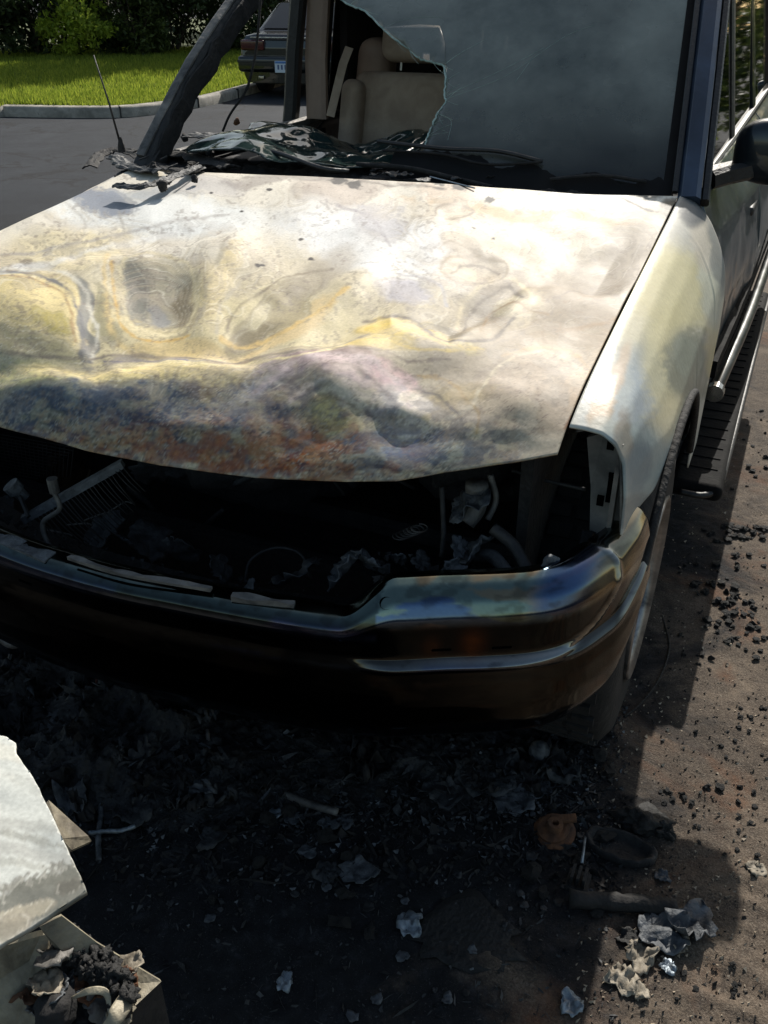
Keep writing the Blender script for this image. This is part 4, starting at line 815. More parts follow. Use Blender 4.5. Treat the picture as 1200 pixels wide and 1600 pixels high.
# ---- condenser remains
c0, c1 = at(36, 812, Y=.17), at(192, 724, Y=.27)
MB().tube([c0, c1], .008, 4, sx=1.5).build('condenser_rail', M['ashfoil'], T)
mb = MB()
for k in range(24):
    t = k / 23; p = c0.lerp(c1, .12 + .86 * t); e = p + Vector((.06 + .05 * (1 - t), -.005, -.085 + .03 * t)) * (1 - .3 * abs(t - .5)) + Vector((random.uniform(-.006, .006), 0, random.uniform(-.01, .01)))
    mb.tube(bez([tuple(p), tuple(p.lerp(e, .5) + Vector((.012, -.015, .008))), tuple(e)], 5), .0013, 4)
o = mb.build('condenser_fin', M['soot'], T, smooth=True); o['kind'] = 'stuff'; o['label'] = 'bent thin condenser fins hanging from the rail'
for k in range(4):
    a, b_ = c0.lerp(c1, .1 + k * .18), c0.lerp(c1, .25 + k * .2); MB().tube(bez([tuple(a + Vector((.03, 0, -.03 - k * .012))), tuple(a.lerp(b_, .5) + Vector((.05, .01, -.05))), tuple(b_ + Vector((.05, 0, -.06)))], 6), .0018, 4).build('fin_wire', M['ashmetal'], T, smooth=True)
MB().tube(bez([tuple(at(84, 768, Y=.17)), tuple(at(93, 795, Y=.165)), tuple(at(68, 815, Y=.16)), tuple(at(70, 838, Y=.15)), tuple(at(80, 856, Y=.14))], 8), .005, 8).build('coolant_pipe', M['ashmetal'], T, smooth=True)
p = at(28, 768, Y=.20); MB().lathe([(-.02, 0), (-.02, .012), (.0, .013), (.002, .018), (.022, .018), (.022, 0)], p, 'Z', 14, (R(20), R(-25), 0)).build('filler_neck', M['ashfoil'], T, smooth=False)
MB().tube([p, at(45, 808, Y=.17)], .005, 6).build('filler_stem', M['soot'], T)
p = at(84, 762, Y=.17); MB().lathe([(-.01, .010), (.02, .011), (.02, 0)], p, 'Z', 12).build('pipe_fitting', M['ashmetal'], T)
mb = MB()                                  # grille mesh remnant far left
for k in range(16): mb.tube([at(-60, 668 + k * 5, Y=.45), at(120 - k * 5, 700 + k * 4, Y=.45)], .0012, 4)
for k in range(26): mb.tube([at(-60 + k * 7, 675 + k, Y=.452), at(-40 + k * 6, 745, Y=.452)], .0012, 4)
o = mb.build('radiator_mesh', M['soot'], T); o['kind'] = 'stuff'
# ---- engine bay: lumpy burnt engine, firewall, floor
def lump(name, c, d, mat, parent, seed=0, sub=4, amp=.25, rot=(0, 0, 0), fr=2.2, label=None):
    bm = bmesh.new(); bmesh.ops.create_icosphere(bm, subdivisions=sub, radius=.5)
    for v_ in bm.verts:
        q = v_.co * fr + Vector((seed * 3.1, seed * 1.7, seed)); n_ = mnoise.fractal(q, .7, 2.2, 5); v_.co *= 1 + amp * n_ * 1.2
    me = bpy.data.meshes.new(name); bm.to_mesh(me); bm.free(); me.materials.append(mat)
    me.polygons.foreach_set('use_smooth', [sub > 2] * len(me.polygons)); me.transform(Matrix.Diagonal((d[0], d[1], d[2], 1))); o = link(bpy.data.objects.new(name, me), parent); o.location = c; o.rotation_euler = rot
    if label: o['label'] = label
    return o
lump('engine_block', (-.05, .78, .66), (.62, .62, .42), M['burnt'], T, 1)
MB().box((-.05, .80, .80), (.30, .46, .12)).build('cylinder_head', M['burnt'], T, jit=.012, bevel=.01)
lump('air_box', (-.48, .62, .70), (.34, .34, .28), M['burnt'], T, 2); lump('battery', (.52, .75, .68), (.26, .30, .24), M['burnt'], T, 3)
MB().box((0, 1.36, .72), (1.5, .03, .72)).build('firewall', M['burnt'], T); MB().box((0, .80, .34), (1.2, 1.0, .04)).build('skid_plate', M['burnt'], T)
MB().box((0, .42, .44), (1.36, .03, .16)).build('lower_grille_panel', M['coal'], T)
for k in range(9):
    y0 = random.uniform(.38, .6); x0 = random.uniform(-.6, .6)
    MB().tube(bez([(x0, y0, .62), (x0 + random.uniform(-.15, .15), y0 - .05, .70 + random.uniform(0, .1)), (x0 + random.uniform(-.3, .3), y0 + .02, .66)], 8), random.choice([.004, .007, .011]), 7).build('charred_hose', random.choice([M['burnt'], M['soot'], M['charsheet']]), T, smooth=True)
for pts, r_, m_ in [([(382, 912, .22), (392, 875, .25), (430, 856, .28), (470, 866, .28), (486, 905, .24)], .003, 'soot'), ([(766, 742, .42), (775, 780, .42), (762, 812, .40)], .006, 'ashmetal'),
                    ([(300, 840, .50), (350, 795, .52)], .007, 'soot'), ([(745, 755, .40), (742, 790, .40), (725, 815, .38)], .022, 'ashmetal'), ([(690, 760, .36), (693, 830, .34), (690, 870, .33)], .005, 'soot'),
                    ([(770, 825, .33), (800, 850, .32), (818, 880, .30), (832, 912, .28)], .011, 'soot'), ([(740, 870, .31), (770, 870, .30), (800, 905, .27)], .012, 'charsheet'),
                    ([(800, 735, .5), (850, 750, .5), (915, 765, .5)], .004, 'soot'), ([(200, 760, .5), (240, 800, .5), (210, 850, .5)], .008, 'burnt')]:
    MB().tube(bez([tuple(at(x, y, Y=yy_)) for x, y, yy_ in pts], 8), r_, 8).build('hose', M[m_], T, smooth=True)
mb = MB()   # coil spring in the bay
c = at(640, 832, Y=.42); mb.tube([tuple(c + Vector((.014 * math.cos(a) , .014 * math.sin(a), 0)) + Vector((.05, 0, .035)) * (a / 40 - .5)) for a in np.linspace(0, 40, 160)], .0018, 4).build('coil_spring', M['ashmetal'], T, smooth=True)

def crumple(name, c, size, mat, parent=None, seed=0, n=11, flat=.35, asp=1., rot=0., jag=.5, tilt=(0, 0), solid=.0015):
    """torn crumpled sheet; irregular outline"""
    rs_ = np.random.default_rng(seed + 100); ks = np.linspace(-1, 1, n); U, V_ = np.meshgrid(ks, ks, indexing='ij')
    r_ = np.maximum(np.abs(U), np.abs(V_)); ang = np.arctan2(V_, U)
    lim = 1 + jag * (fbm(np.cos(ang) * 1.6 + seed, np.sin(ang) * 1.6 + seed * .37, 3, seed % 7) - .5) * 2
    rr = r_ * lim; X_ = np.cos(ang) * rr * size / 2; Y_ = np.sin(ang) * rr * size / 2 * asp
    Z_ = (np.abs(fbm(U * 1.5 + seed, V_ * 1.5, 2, seed % 5) - .5) * 3.2 + .35 * (U * math.cos(seed) + V_ * math.sin(seed)) ** 2 + .10 * rs_.random((n, n))) * size * flat * .5
    Q = np.stack([X_ + rs_.normal(0, size * .012, (n, n)), Y_ + rs_.normal(0, size * .012, (n, n)), Z_], -1)
    Mx = np.array(Euler((tilt[0], tilt[1], rot)).to_matrix()); Q = Q @ Mx.T
    if parent is None or True: Q[..., 2] -= Q[..., 2].min()
    edge_ = (r_ > .99)[..., None]; Q[..., :2] *= 1 + edge_ * rs_.normal(0, .045, (n, n, 1)); Q[..., 2] -= 0
    o = grid(name, Q, mat, parent, smooth=True, solid=solid, offset=0); o.location = c
    return o
for i, (x, y, yy_, s_, m_) in enumerate([(735, 808, .37, .085, 'ashfoil'), (716, 862, .31, .04, 'ashfoil'), (745, 885, .31, .09, 'ashfoil'), (540, 918, .20, .09, 'ashfoil'), (575, 905, .22, .07, 'ashfoil'), (620, 888, .26, .045, 'ashfoil'), (655, 900, .26, .05, 'charsheet'), (700, 915, .24, .06, 'ashfoil'), (860, 915, .28, .06, 'ashfoil'), (250, 770, .45, .12, 'charsheet'), (240, 865, .30, .09, 'charsheet'), (170, 850, .30, .09, 'ashfoil'), (200, 862, .27, .05, 'ashfoil'), (280, 890, .22, .08, 'charsheet'), (345, 908, .2, .06, 'charsheet'), (390, 935, .16, .04, 'ashfoil'), (470, 925, .20, .10, 'charsheet'), (270, 745, .5, .1, 'charsheet'), (10, 800, .34, .04, 'ashfoil')]):
    crumple('burnt_scrap', at(x, y, Y=yy_), s_, M[m_], T, i, tilt=(R(random.uniform(20, 70)), R(random.uniform(-30, 30))), rot=random.uniform(0, 6))
# ash grit on the support
PT = []
for k in range(900):
    x = random.uniform(-.7, .74); i = int(np.argmin(np.abs(bx - x))); o_ = -random.uniform(.06, .20); s_ = random.uniform(.002, .008) * random.choice([.6, 1, 1.3])
    c = Vector((bx[i] + nx_[i] * o_, by[i] + ny_[i] * o_, .565 + random.uniform(0, .03) + (.10 if abs(x) > .55 else 0)))
    PT.append((c, s_))
def grit(name, PT, mat, parent=None):
    N_ = len(PT); C = np.array([tuple(c) for c, s in PT]); S = np.array([s for c, s in PT]); T4 = np.array([(1, 1, 1), (1, -1, -1), (-1, 1, -1), (-1, -1, 1)]) * .6
    V_ = C[:, None, :] + T4[None] * S[:, None, None] * (.5 + rng.random((N_, 4, 1))) + rng.normal(0, 1, (N_, 4, 3)) * S[:, None, None] * .3
    F_ = np.array([(0, 1, 2), (0, 3, 1), (0, 2, 3), (1, 3, 2)]); F_ = (F_[None] + (np.arange(N_) * 4)[:, None, None]).reshape(-1, 3)
    return mesh_np(name, V_.reshape(-1, 3), F_, mat, parent, smooth=False)
o = grit('ash_grit', PT[:650], M['burnt'], T); o['kind'] = 'stuff'; o = grit('ash_grit', [(c, s_ * .55) for c, s_ in PT[650:]], M['charsheet'], T); o['kind'] = 'stuff'

# ---- cowl, dash, cabin ------------------------------------------------------
nx2, ny2 = 220, 46; U, V_ = np.meshgrid(np.linspace(-.80, .76, nx2), np.linspace(0, 1, ny2), indexing='ij')
yr = np.interp(U, rx, ry); yr = np.where(U < -.45, yr + .02, yr)
Pc = np.stack([U, yr - .02 + V_ * .26, 1.082 - .01 * (U / HW) ** 2 + .018 * V_ + .020 * (fbm(U * 14, V_ * 4, 4, 5) - .5) + .02 * (fbm(U * 45, V_ * 12, 3, 6) - .5)], -1)
grid('cowl_panel', Pc, M['burnt'], T, solid=.01, flip=True)
MB().box((0, 1.80, .98), (1.46, .34, .20)).build('dashboard', M['darktrim'], T, bevel=.04)
MB().box((0, 3.0, .42), (1.66, 3.2, .08)).build('cabin_floor', M['darktrim'], T)
# wipers
def wiper(pts, name='wiper_arm'):
    MB().tube(bez([tuple(p) for p in pts], 6), .007, 6).build(name, M['blackplastic'], T, smooth=True)
wiper([at(350, 222, Z=1.15), at(430, 238, Z=1.15), at(500, 262, Z=1.135), at(545, 268, Z=1.125)])
o = MB().tube([at(672, 276, Z=1.12), at(742, 294, Z=1.12)], .0022, 5).build('wiper_blade_strip', M['chrome'], T)
# windscreen plane: base line B(x), top line
W0 = Vector((0, 1.48, 1.095)); W1 = Vector((0, 2.14, 1.70)); wd = (W1 - W0); wn = Vector((0, -wd.z, wd.y)).normalized()
def wpt(a, s, off=0.):   # a: lateral -1..1, s: 0 base .. 1 top
    hw_ = .755 - .105 * s; bow = .07 * (1 - a * a)
    return Vector((a * hw_, W0.y + wd.y * s - bow, W0.z + wd.z * s + bow * .12)) + wn * off
def ws_from_px(x, y):
    a, s = 0., .3
    for _ in range(40):
        p = wpt(a, s); q = proj(np.array(p)); p1 = proj(np.array(wpt(a + .01, s))); p2 = proj(np.array(wpt(a, s + .01)))
        J = np.array([[(p1[0] - q[0]) / .01, (p2[0] - q[0]) / .01], [(p1[1] - q[1]) / .01, (p2[1] - q[1]) / .01]]); d = np.linalg.solve(J, [x - q[0], y - q[1]]); a += d[0]; s += d[1]
    return a, s
def poly_sheet(name, poly, mat, parent, res=46, solid=.005, jit=0., fn=wpt, smooth=True):
    """triangulated sheet for a polygon in (a,s) coordinates"""
    bm = bmesh.new(); from mathutils.geometry import delaunay_2d_cdt
    pv = [Vector((a, s)) for a, s in poly]; n = len(pv); mnx, mxx = min(p.x for p in pv), max(p.x for p in pv); mny, mxy = min(p.y for p in pv), max(p.y for p in pv)
    pts = list(pv)
    def inside(x, y):
        c = False; j = n - 1
        for i in range(n):
            if (pv[i].y > y) != (pv[j].y > y) and x < (pv[j].x - pv[i].x) * (y - pv[i].y) / (pv[j].y - pv[i].y) + pv[i].x: c = not c
            j = i
        return c
    for i in range(res):
        for j in range(res // 2):
            x = mnx + (mxx - mnx) * (i + .5) / res; y = mny + (mxy - mny) * (j + .5) / (res // 2)
            if inside(x, y): pts.append(Vector((x, y)))
    vv, _, ff, *_ = delaunay_2d_cdt(pts, [(i, (i + 1) % n) for i in range(n)], [], 1, 1e-6)
    V3 = [fn(p.x, p.y) for p in vv]; me = bpy.data.meshes.new(name); me.from_pydata([tuple(p) for p in V3], [], [tuple(f_) for f_ in ff]); me.update(); me.materials.append(mat)
    me.polygons.foreach_set('use_smooth', [smooth] * len(me.polygons)); o = link(bpy.data.objects.new(name, me), parent)
    if solid: s_ = o.modifiers.new('t', 'SOLIDIFY'); s_.thickness = solid; s_.offset = 0
    return o
jag = [(470, -120), (500, -40), (520, -8), (548, 8), (570, 18), (598, 44), (618, 62), (640, 78), (655, 92), (676, 98), (694, 103), (697, 128), (694, 150), (698, 158), (684, 178), (676, 196), (668, 214), (664, 232)]
edge_as = [ws_from_px(x, y) for x, y in jag]
poly = [(edge_as[-1][0] - .02, .0)] + [(.99, .0), (.985, .5), (.98, 1.0), (-.2, 1.0)] + edge_as
ws = poly_sheet('windscreen', poly, M['windshield'], T); ws['label'] = 'dusty laminated windscreen with torn edge and open hole on the passenger side'
q = [wpt(a, s, .001) for a, s in edge_as[1:]]; qq = []
for i in range(len(q) - 1):
    for k in range(5): qq.append(q[i].lerp(q[i + 1], k / 5) + Vector((random.uniform(-.002, .002), 0, random.uniform(-.002, .002))))
MB().tube(qq, .003, 5).build('torn_glass_edge', M['glassedge'], ws)
for cr in [[(697, 152), (720, 140), (760, 122), (800, 103), (850, 76)], [(694, 103), (720, 84), (760, 62)], [(700, 130), (690, 70), (680, 40)], [(600, 44), (640, 30), (690, 28)], [(700, 155), (790, 120), (880, 60), (930, 40)], [(684, 178), (705, 190), (700, 220)], [(805, 130), (830, 95)]]:
    MB().tube(bez([tuple(wpt(*ws_from_px(x, y), .003)) for x, y in cr], 5), .00035, 4).build('hairline_crack', M['glassedge'], ws)
for i in range(2, len(edge_as) - 1):
    for k in range(2):
        a0, s0 = edge_as[i]; dx_ = random.uniform(.02, .09); dy_ = random.uniform(-.06, .06)
        MB().tube(bez([tuple(wpt(a0, s0, .003)), tuple(wpt(a0 + dx_ * .5, s0 + dy_ * .6, .003)), tuple(wpt(a0 + dx_, s0 + dy_, .003))], 3), .00035, 4).build('hairline_crack', M['glassedge'], ws)
# torn flap (the strip standing at the hole's right edge)
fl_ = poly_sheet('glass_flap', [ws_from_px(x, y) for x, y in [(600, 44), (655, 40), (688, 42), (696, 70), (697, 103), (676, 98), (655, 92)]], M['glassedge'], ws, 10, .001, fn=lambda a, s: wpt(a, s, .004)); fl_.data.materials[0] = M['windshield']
# black band round the glass
def band(side):
    v = []
    for s in np.linspace(0, 1, 20): v += [tuple(wpt(side * .985, s, .004)), tuple(wpt(side * .955, s, .004))]
    return v
MB().add(band(1), [(2 * i, 2 * i + 1, 2 * i + 3, 2 * i + 2) for i in range(19)]).build('glass_band', M['frit'], ws)
v = []
for a in np.linspace(-.02, .985, 120):
    h_ = .05 + .05 * float(sstep(.75, .1, a)) + .03 * (mnoise.noise(Vector((a * 9, 1, 2))) + .4 * mnoise.noise(Vector((a * 40, 3, 2))))
    v += [tuple(wpt(a, -.01, .004)), tuple(wpt(a, h_, .004))]
MB().add(v, [(2 * i, 2 * i + 1, 2 * i + 3, 2 * i + 2) for i in range(119)]).build('soot_band', M['frit'], ws)
def on_glass(x, y, o_=.014): return tuple(wpt(*ws_from_px(x, y), o_))
MB().tube(bez([on_glass(*q) for q in [(592, 226), (640, 232), (700, 238), (780, 242), (848, 258)]], 6), .006, 6).build('wiper_arm', M['blackplastic'], T, smooth=True)
MB().tube(bez([on_glass(*q) for q in [(600, 240), (690, 246), (760, 262), (845, 259)]], 6), .004, 5).build('wiper_blade', M['burnt'], T, smooth=True)
MB().tube(bez([on_glass(*q) for q in [(560, 262), (640, 268), (720, 286), (770, 298)]], 6), .007, 6).build('wiper_arm', M['burnt'], T, smooth=True)
MB().tube(bez([on_glass(*q) for q in [(860, 286), (940, 280), (1010, 290)]], 6), .005, 6).build('wiper_blade', M['burnt'], T, smooth=True)
# collapsed glass on the dashboard
def fallen(a, s):   # a,s in metres: x,y
    x, y = a, s; h = 1.145 + .022 * math.sin(x * 9 + y * 4) + .035 * mnoise.noise(Vector((x * 5, y * 5, 1))) + .006 * mnoise.noise(Vector((x * 18, y * 18, 1))) + .03 * max(0, (y - 1.55)) 
    return Vector((x, y, h))
fp = [(-.66, 1.40), (-.60, 1.55), (-.63, 1.72), (-.56, 1.86), (-.44, 1.90), (-.33, 1.80), (-.24, 1.83), (-.08, 1.82), (.02, 1.70), (.0, 1.55), (-.05, 1.45), (-.13, 1.36), (-.22, 1.34), (-.30, 1.31), (-.40, 1.33), (-.52, 1.31), (-.62, 1.33)]
f2 = []
for i in range(len(fp)):
    a, b_ = Vector(fp[i]), Vector(fp[(i + 1) % len(fp)])
    for k in range(4): f2.append(tuple(a.lerp(b_, k / 4) + Vector((random.uniform(-.012, .012), random.uniform(-.012, .012)))))
o = poly_sheet('collapsed_glass', f2, M['shardglass'], T, 60, .004, fn=fallen); o['label'] = 'wrinkled green sheet of windscreen glass sagging onto the dashboard'
# A pillars
def sweep_rect(pts, w_, h_, name, mat, parent, up=Vector((0, -.6, .8)), jit=0., label=None, tw=None):
    v = []; n = len(pts)
    for i, p in enumerate(pts):
        t = (pts[min(i + 1, n - 1)] - pts[max(i - 1, 0)]).normalized(); s = t.cross(up).normalized(); u = s.cross(t)
        j = Vector((random.uniform(-1, 1), random.uniform(-1, 1), random.uniform(-1, 1))) * jit
        wq = w_ * (tw[i] if tw else 1)
        for a, b_ in ((-.5, -.3), (-.3, -.5), (.3, -.5), (.5, -.3), (.5, .3), (.3, .5), (-.3, .5), (-.5, .3)): v.append(p + s * wq * a + u * h_ * b_ + j)
    f = [(i * 8 + k, i * 8 + (k + 1) % 8, (i + 1) * 8 + (k + 1) % 8, (i + 1) * 8 + k) for i in range(n - 1) for k in range(8)] + [tuple(range(8))[::-1], tuple(range((n - 1) * 8, n * 8))]
    o = MB().add(v, f).build(name, mat, parent, smooth=False)
    if label: o['label'] = label
    return o
Ltop = Vector((-.655, 2.16, 1.70)); Lb = Vector((-.785, 1.33, 1.06)); Rb = Vector((.776, 1.47, 1.09)); Rtop = Vector((.665, 2.16, 1.70))
lp = [Lb.lerp(Ltop, t) + Vector((0, -.03 * math.sin(math.pi * t), .045 * math.sin(math.pi * t))) for t in np.linspace(0, 1, 26)]
sweep_rect(lp, .045, .072, 'windscreen_pillar', M['soot'], T, jit=.0025, label='scorched black windscreen pillar with a bare metal edge', tw=[1.7 - .7 * min(1, i / 8) for i in range(26)])
sweep_rect([p + Vector((-.006, -.024, .031)) for p in lp[1:]], .030, .010, 'pillar_edge_strip', M['ashmetal'], T, jit=.001)
sweep_rect([p + Vector((.028, .0, -.0)) for p in lp[:22]], .010, .06, 'pillar_inner_trim', M['burnt'], T, jit=.005)
rp = [Rb.lerp(Rtop, t) + Vector((.0, 0, .02 * math.sin(math.pi * t))) for t in np.linspace(0, 1, 20)]
sweep_rect([p + Vector((.012, 0, 0)) for p in rp], .055, .05, 'windscreen_pillar', M['paintblue'], T, label='dusty blue painted windscreen pillar on the driver side')
sweep_rect([p + Vector((-.024, -.004, .022)) for p in rp], .014, .012, 'pillar_seal', M['blackplastic'], T)
sweep_rect([p + Vector((.050, .01, .0)) for p in rp], .020, .03, 'pillar_seal', M['blackplastic'], T)
# roof
RX, RY = np.meshgrid(np.linspace(-.66, .66, 24), np.linspace(2.18, 4.45, 20), indexing='ij')
RZ = 1.70 + .045 * (1 - (RX / .66) ** 2) + .02 * np.sin((RY - 2.18) / 2.2 * math.pi)
grid('roof', np.stack([RX, RY, RZ], -1), M['paint'], T, solid=.04, flip=False)
for s in (-1, 1): MB().tube(bez([(s * .56, 2.45, 1.75), (s * .56, 2.6, 1.80), (s * .56, 3.9, 1.80), (s * .56, 4.1, 1.75)], 8), .012, 8).build('roof_rail', M['blackplastic'], T, smooth=True)
# body sides
def side_section(s, lo=.44):
    return [(.790, 1.105), (.812, 1.075), (.852, .98), (.880, .86), (.892, .76), (.888, .74), (.895, .70), (.893, .58), (.872, lo)]
def side_panel(name, s, y0, y1, mat, label=None, lo=.44, cut=None, warp=0., seed=0):
    sec = np.array(side_section(s, lo)); d = np.r_[0, np.cumsum(np.hypot(*np.diff(sec, axis=0).T))]; q = np.linspace(0, d[-1], 60); X = np.interp(q, d, sec[:, 0]); Z = np.interp(q, d, sec[:, 1])
    for _ in range(3): X[1:-1] = (X[:-2] + 2 * X[1:-1] + X[2:]) / 4
    ys = np.linspace(y0, y1, 70); P = np.zeros((70, 60, 3)); P[..., 0] = X[None] * 1; P[..., 1] = ys[:, None]; P[..., 2] = Z[None]
    P[..., 0] += .045 * sstep(1.55, 2.8, P[..., 1]) * np.clip((1.09 - P[..., 2]) / .12, 0, 1)
    P[..., 0] += warp * (fbm(P[..., 1] * 5, P[..., 2] * 7, 3, seed) - .5)
    mask = None
    if cut is not None:
        yc, rc = cut; m = np.hypot(P[..., 1] - yc, P[..., 2] - .36) > rc; mask = (m[:-1, :-1] & m[1:, 1:] & m[1:, :-1] & m[:-1, 1:])
    P[..., 0] *= s
    o = grid(name, P, mat, T, solid=.012, offset=-1 if s > 0 else 1, flip=s < 0, mask=mask)
    if label: o['label'] = label
    return o
MP = pmat('scorched_door_paint', (34, 44, 50), (62, 74, 80), .25, .45, metal=.3, scale=3.5, bump=.04, bscale=6, coat=.4, c3=(120, 92, 66), c3pos=.72)
fd = side_panel('front_door', 1, 1.49, 2.52, MP, 'dark teal driver door with heat-blistered lower skin', warp=.014, seed=4)
rd_ = side_panel('rear_door', 1, 2.53, 3.38, MP, warp=.004); side_panel('rear_quarter', 1, 3.39, 4.60, MP, cut=(3.55, .44))
side_panel('front_door', -1, 1.49, 2.52, MP, 'burnt passenger door with its window gone', warp=.01, seed=6); side_panel('rear_door', -1, 2.53, 3.38, MP); side_panel('rear_quarter', -1, 3.39, 4.60, MP, cut=(3.55, .44))
MB().box((.90, 1.92, .92), (.03, .16, .03)).build('door_handle', M['blackplastic'], fd, bevel=.01).location.y = .45
# window frames / glass on the driver side; open hole on the passenger front
def side_frame(s):
    A, Bp, Cp, Dp = Vector((s * .785, 1.52, 1.10)), Vector((s * .69, 2.28, 1.66)), Vector((s * .685, 3.38, 1.68)), Vector((s * .79, 3.4, 1.11))
    sweep_rect([Bp, Cp, Vector((s * .67, 4.4, 1.64))], .05, .05, 'roof_side_rail', M['paint'], T, up=Vector((s, 0, .3)))
    sweep_rect([Vector((s * .79, 2.50, 1.10)), Vector((s * .69, 2.44, 1.67))], .022, .085, 'door_pillar', M['blackplastic'], T, up=Vector((0, -1, 0)))
    sweep_rect([Vector((s * .79, 3.42, 1.10)), Vector((s * .68, 3.30, 1.67))], .022, .12, 'rear_pillar', M['paint'], T, up=Vector((0, -1, 0)))
    sweep_rect([A, Vector((s * .79, 2.5, 1.105)), Vector((s * .79, 4.55, 1.12))], .03, .03, 'window_sill_strip', M['blackplastic'] if s > 0 else M['ashmetal'], T, up=Vector((0, 0, 1)))
    def pane(name, y0, y1, t0, t1):
        v = [(s * .788, y0, 1.11), (s * .788, y1, 1.11), (s * .69, t1, 1.66), (s * .69, t0, 1.66)]; o = MB().add(v, [(0, 1, 2, 3)]).build(name, M['sideglass'], T)
        m_ = o.modifiers.new('t', 'SOLIDIFY'); m_.thickness = .004
    if s > 0: pane('front_side_window', 1.56, 2.46, 2.30, 2.40)
    pane('rear_side_window', 2.56, 3.36, 2.50, 3.26); pane('quarter_window', 3.46, 4.4, 3.36, 4.3)
side_frame(1); side_frame(-1)
sweep_rect([Vector((.80, 1.56, 1.10)), Vector((.77, 1.72, 1.20)), Vector((.735, 2.0, 1.42)), Vector((.70, 2.28, 1.66))], .03, .03, 'window_frame', M['paint'], T, up=Vector((1, 0, 0)))
# rear wall
MB().box((0, 4.62, .80), (1.70, .06, .70)).build('tailgate', M['paint'], T, bevel=.02); MB().add([(-.66, 4.58, 1.14), (.66, 4.58, 1.14), (.60, 4.44, 1.64), (-.60, 4.44, 1.64)], [(0, 1, 2, 3)]).build('rear_window', M['sideglass'], T)
for s in (-1, 1): sweep_rect([Vector((s * .76, 4.60, 1.12)), Vector((s * .66, 4.44, 1.68))], .10, .12, 'tail_pillar', M['paint'], T)
MB().box((0, 4.0, .74), (1.5, 1.1, .02)).build('cargo_cover', M['darktrim'], T)
# inner door on the passenger side + beige B pillar trim, belt
MB().box((-.775, 2.0, .82), (.03, .98, .5)).build('door_inner_trim', M['darktrim'], T)
sweep_rect([at(496, 185, Y=2.36), at(494, 90, Y=2.36), at(500, -40, Y=2.36)], .085, .03, 'pillar_trim', M['beigetrim'], T, up=Vector((0, -1, 0)), label='beige door pillar trim')
MB().box((-.70, 3.0, 1.30), (.03, .9, .7)).build('rear_inner_trim', M['darktrim'], T)
sweep_rect([at(450, 232, Y=2.33), at(456, 170, Y=2.33), at(460, 80, Y=2.33), at(470, -40, Y=2.33)], .055, .05, 'door_seal', M['blackplastic'], T, up=Vector((0, -1, 0)))
sweep_rect([at(516, 182, Y=2.34), at(536, 100, Y=2.40), at(546, 74, Y=2.43)], .034, .004, 'seat_belt', M['beige'], T, up=Vector((0, -1, 0)))
def soft_box(name, c, d, mat, parent, rot=(0, 0, 0), seg=3, bev=.05, label=None):
    o = MB().box(c, d).build(name, mat, parent, smooth=True); o.data.transform(Matrix.Translation(Vector(c)) @ Euler(rot).to_matrix().to_4x4() @ Matrix.Translation(-Vector(c)))
    b = o.modifiers.new('b', 'BEVEL'); b.width = bev; b.segments = 5
    if label: o['label'] = label
    return o
for cx_, lab in ((-.395, 'beige cloth passenger seat back seen through the hole'), (.40, None)):
    soft_box('seat_back', (cx_, 2.50, .97), (.50, .14, .62), M['beige'], T, (R(-14), 0, 0), bev=.05, label=lab)
    for sx in (-1, 1): soft_box('seat_bolster', (cx_ + sx * .225, 2.45, .98), (.09, .17, .54), M['beige'], T, (R(-14), 0, 0), bev=.04)
    hr = soft_box('headrest', (cx_ + .02, 2.60, 1.425), (.34, .11, .24), M['beige'], T, (R(-10), 0, 0), bev=.045)
    for sx in (-.09, .09): MB().tube([(cx_ + sx + .02, 2.57, 1.28), (cx_ + sx + .02, 2.585, 1.37)], .005, 8).build('headrest_post', M['white'], T)
    soft_box('seat_cushion', (cx_, 2.22, .70), (.50, .50, .16), M['beige'], T, bev=.05)
soft_box('rear_seat_back', (0, 3.45, .95), (1.30, .14, .60), M['beige'], T, (R(-14), 0, 0), bev=.05)
soft_box('rear_shoulder_pad', (-.60, 2.62, 1.22), (.14, .16, .34), M['beigetrim'], T, (0, R(8), 0), bev=.06)
# steering wheel
mb = MB(); c = Vector((.38, 2.02, 1.13)); E_ = Euler((R(-62), 0, 0)).to_matrix()
mb.tube([c + E_ @ Vector((.185 * math.cos(a), .185 * math.sin(a), 0)) for a in np.linspace(0, 2 * math.pi, 49)], .015, 8, cap=False)
for a in (0, math.pi, -math.pi / 2): mb.tube([c, c + E_ @ Vector((.18 * math.cos(a), .18 * math.sin(a), 0))], .014, 6)
mb.build('steering_wheel', M['darktrim'], T, smooth=True)
# mirror (driver side)
mm = MB(); c = at(1205, 232, Y=1.80)
mc = Vector((c.x + .015, 1.80, c.z))
def ellip(c, d, n=18, sq=3.):
    v = []; f = []
    for i in range(n + 1):
        t = -math.pi / 2 + math.pi * i / n
        for k in range(2 * n):
            p = 2 * math.pi * k / (2 * n)
            def S(v_, e=2 / sq): return math.copysign(abs(v_) ** e, v_)
            v.append(c + Vector((d[0] / 2 * S(math.cos(t)) * S(math.cos(p)), d[1] / 2 * S(math.cos(t)) * S(math.sin(p)), d[2] / 2 * S(math.sin(t)))))
    for i in range(n):
        for k in range(2 * n): f.append((i * 2 * n + k, i * 2 * n + (k + 1) % (2 * n), (i + 1) * 2 * n + (k + 1) % (2 * n), (i + 1) * 2 * n + k))
    return v, f
v, f = ellip(Vector((.985, 1.80, 1.175)), (.27, .11, .17)); mi = mm.add(v, f).build('side_mirror', M['paint'], T, smooth=True); mi['label'] = 'dark blue door mirror with a sun glint'
MB().add([(.88, 1.857, 1.12), (1.09, 1.857, 1.12), (1.09, 1.857, 1.23), (.88, 1.857, 1.23)], [(0, 1, 2, 3)]).build('mirror_glass', M['chrome'], mi)
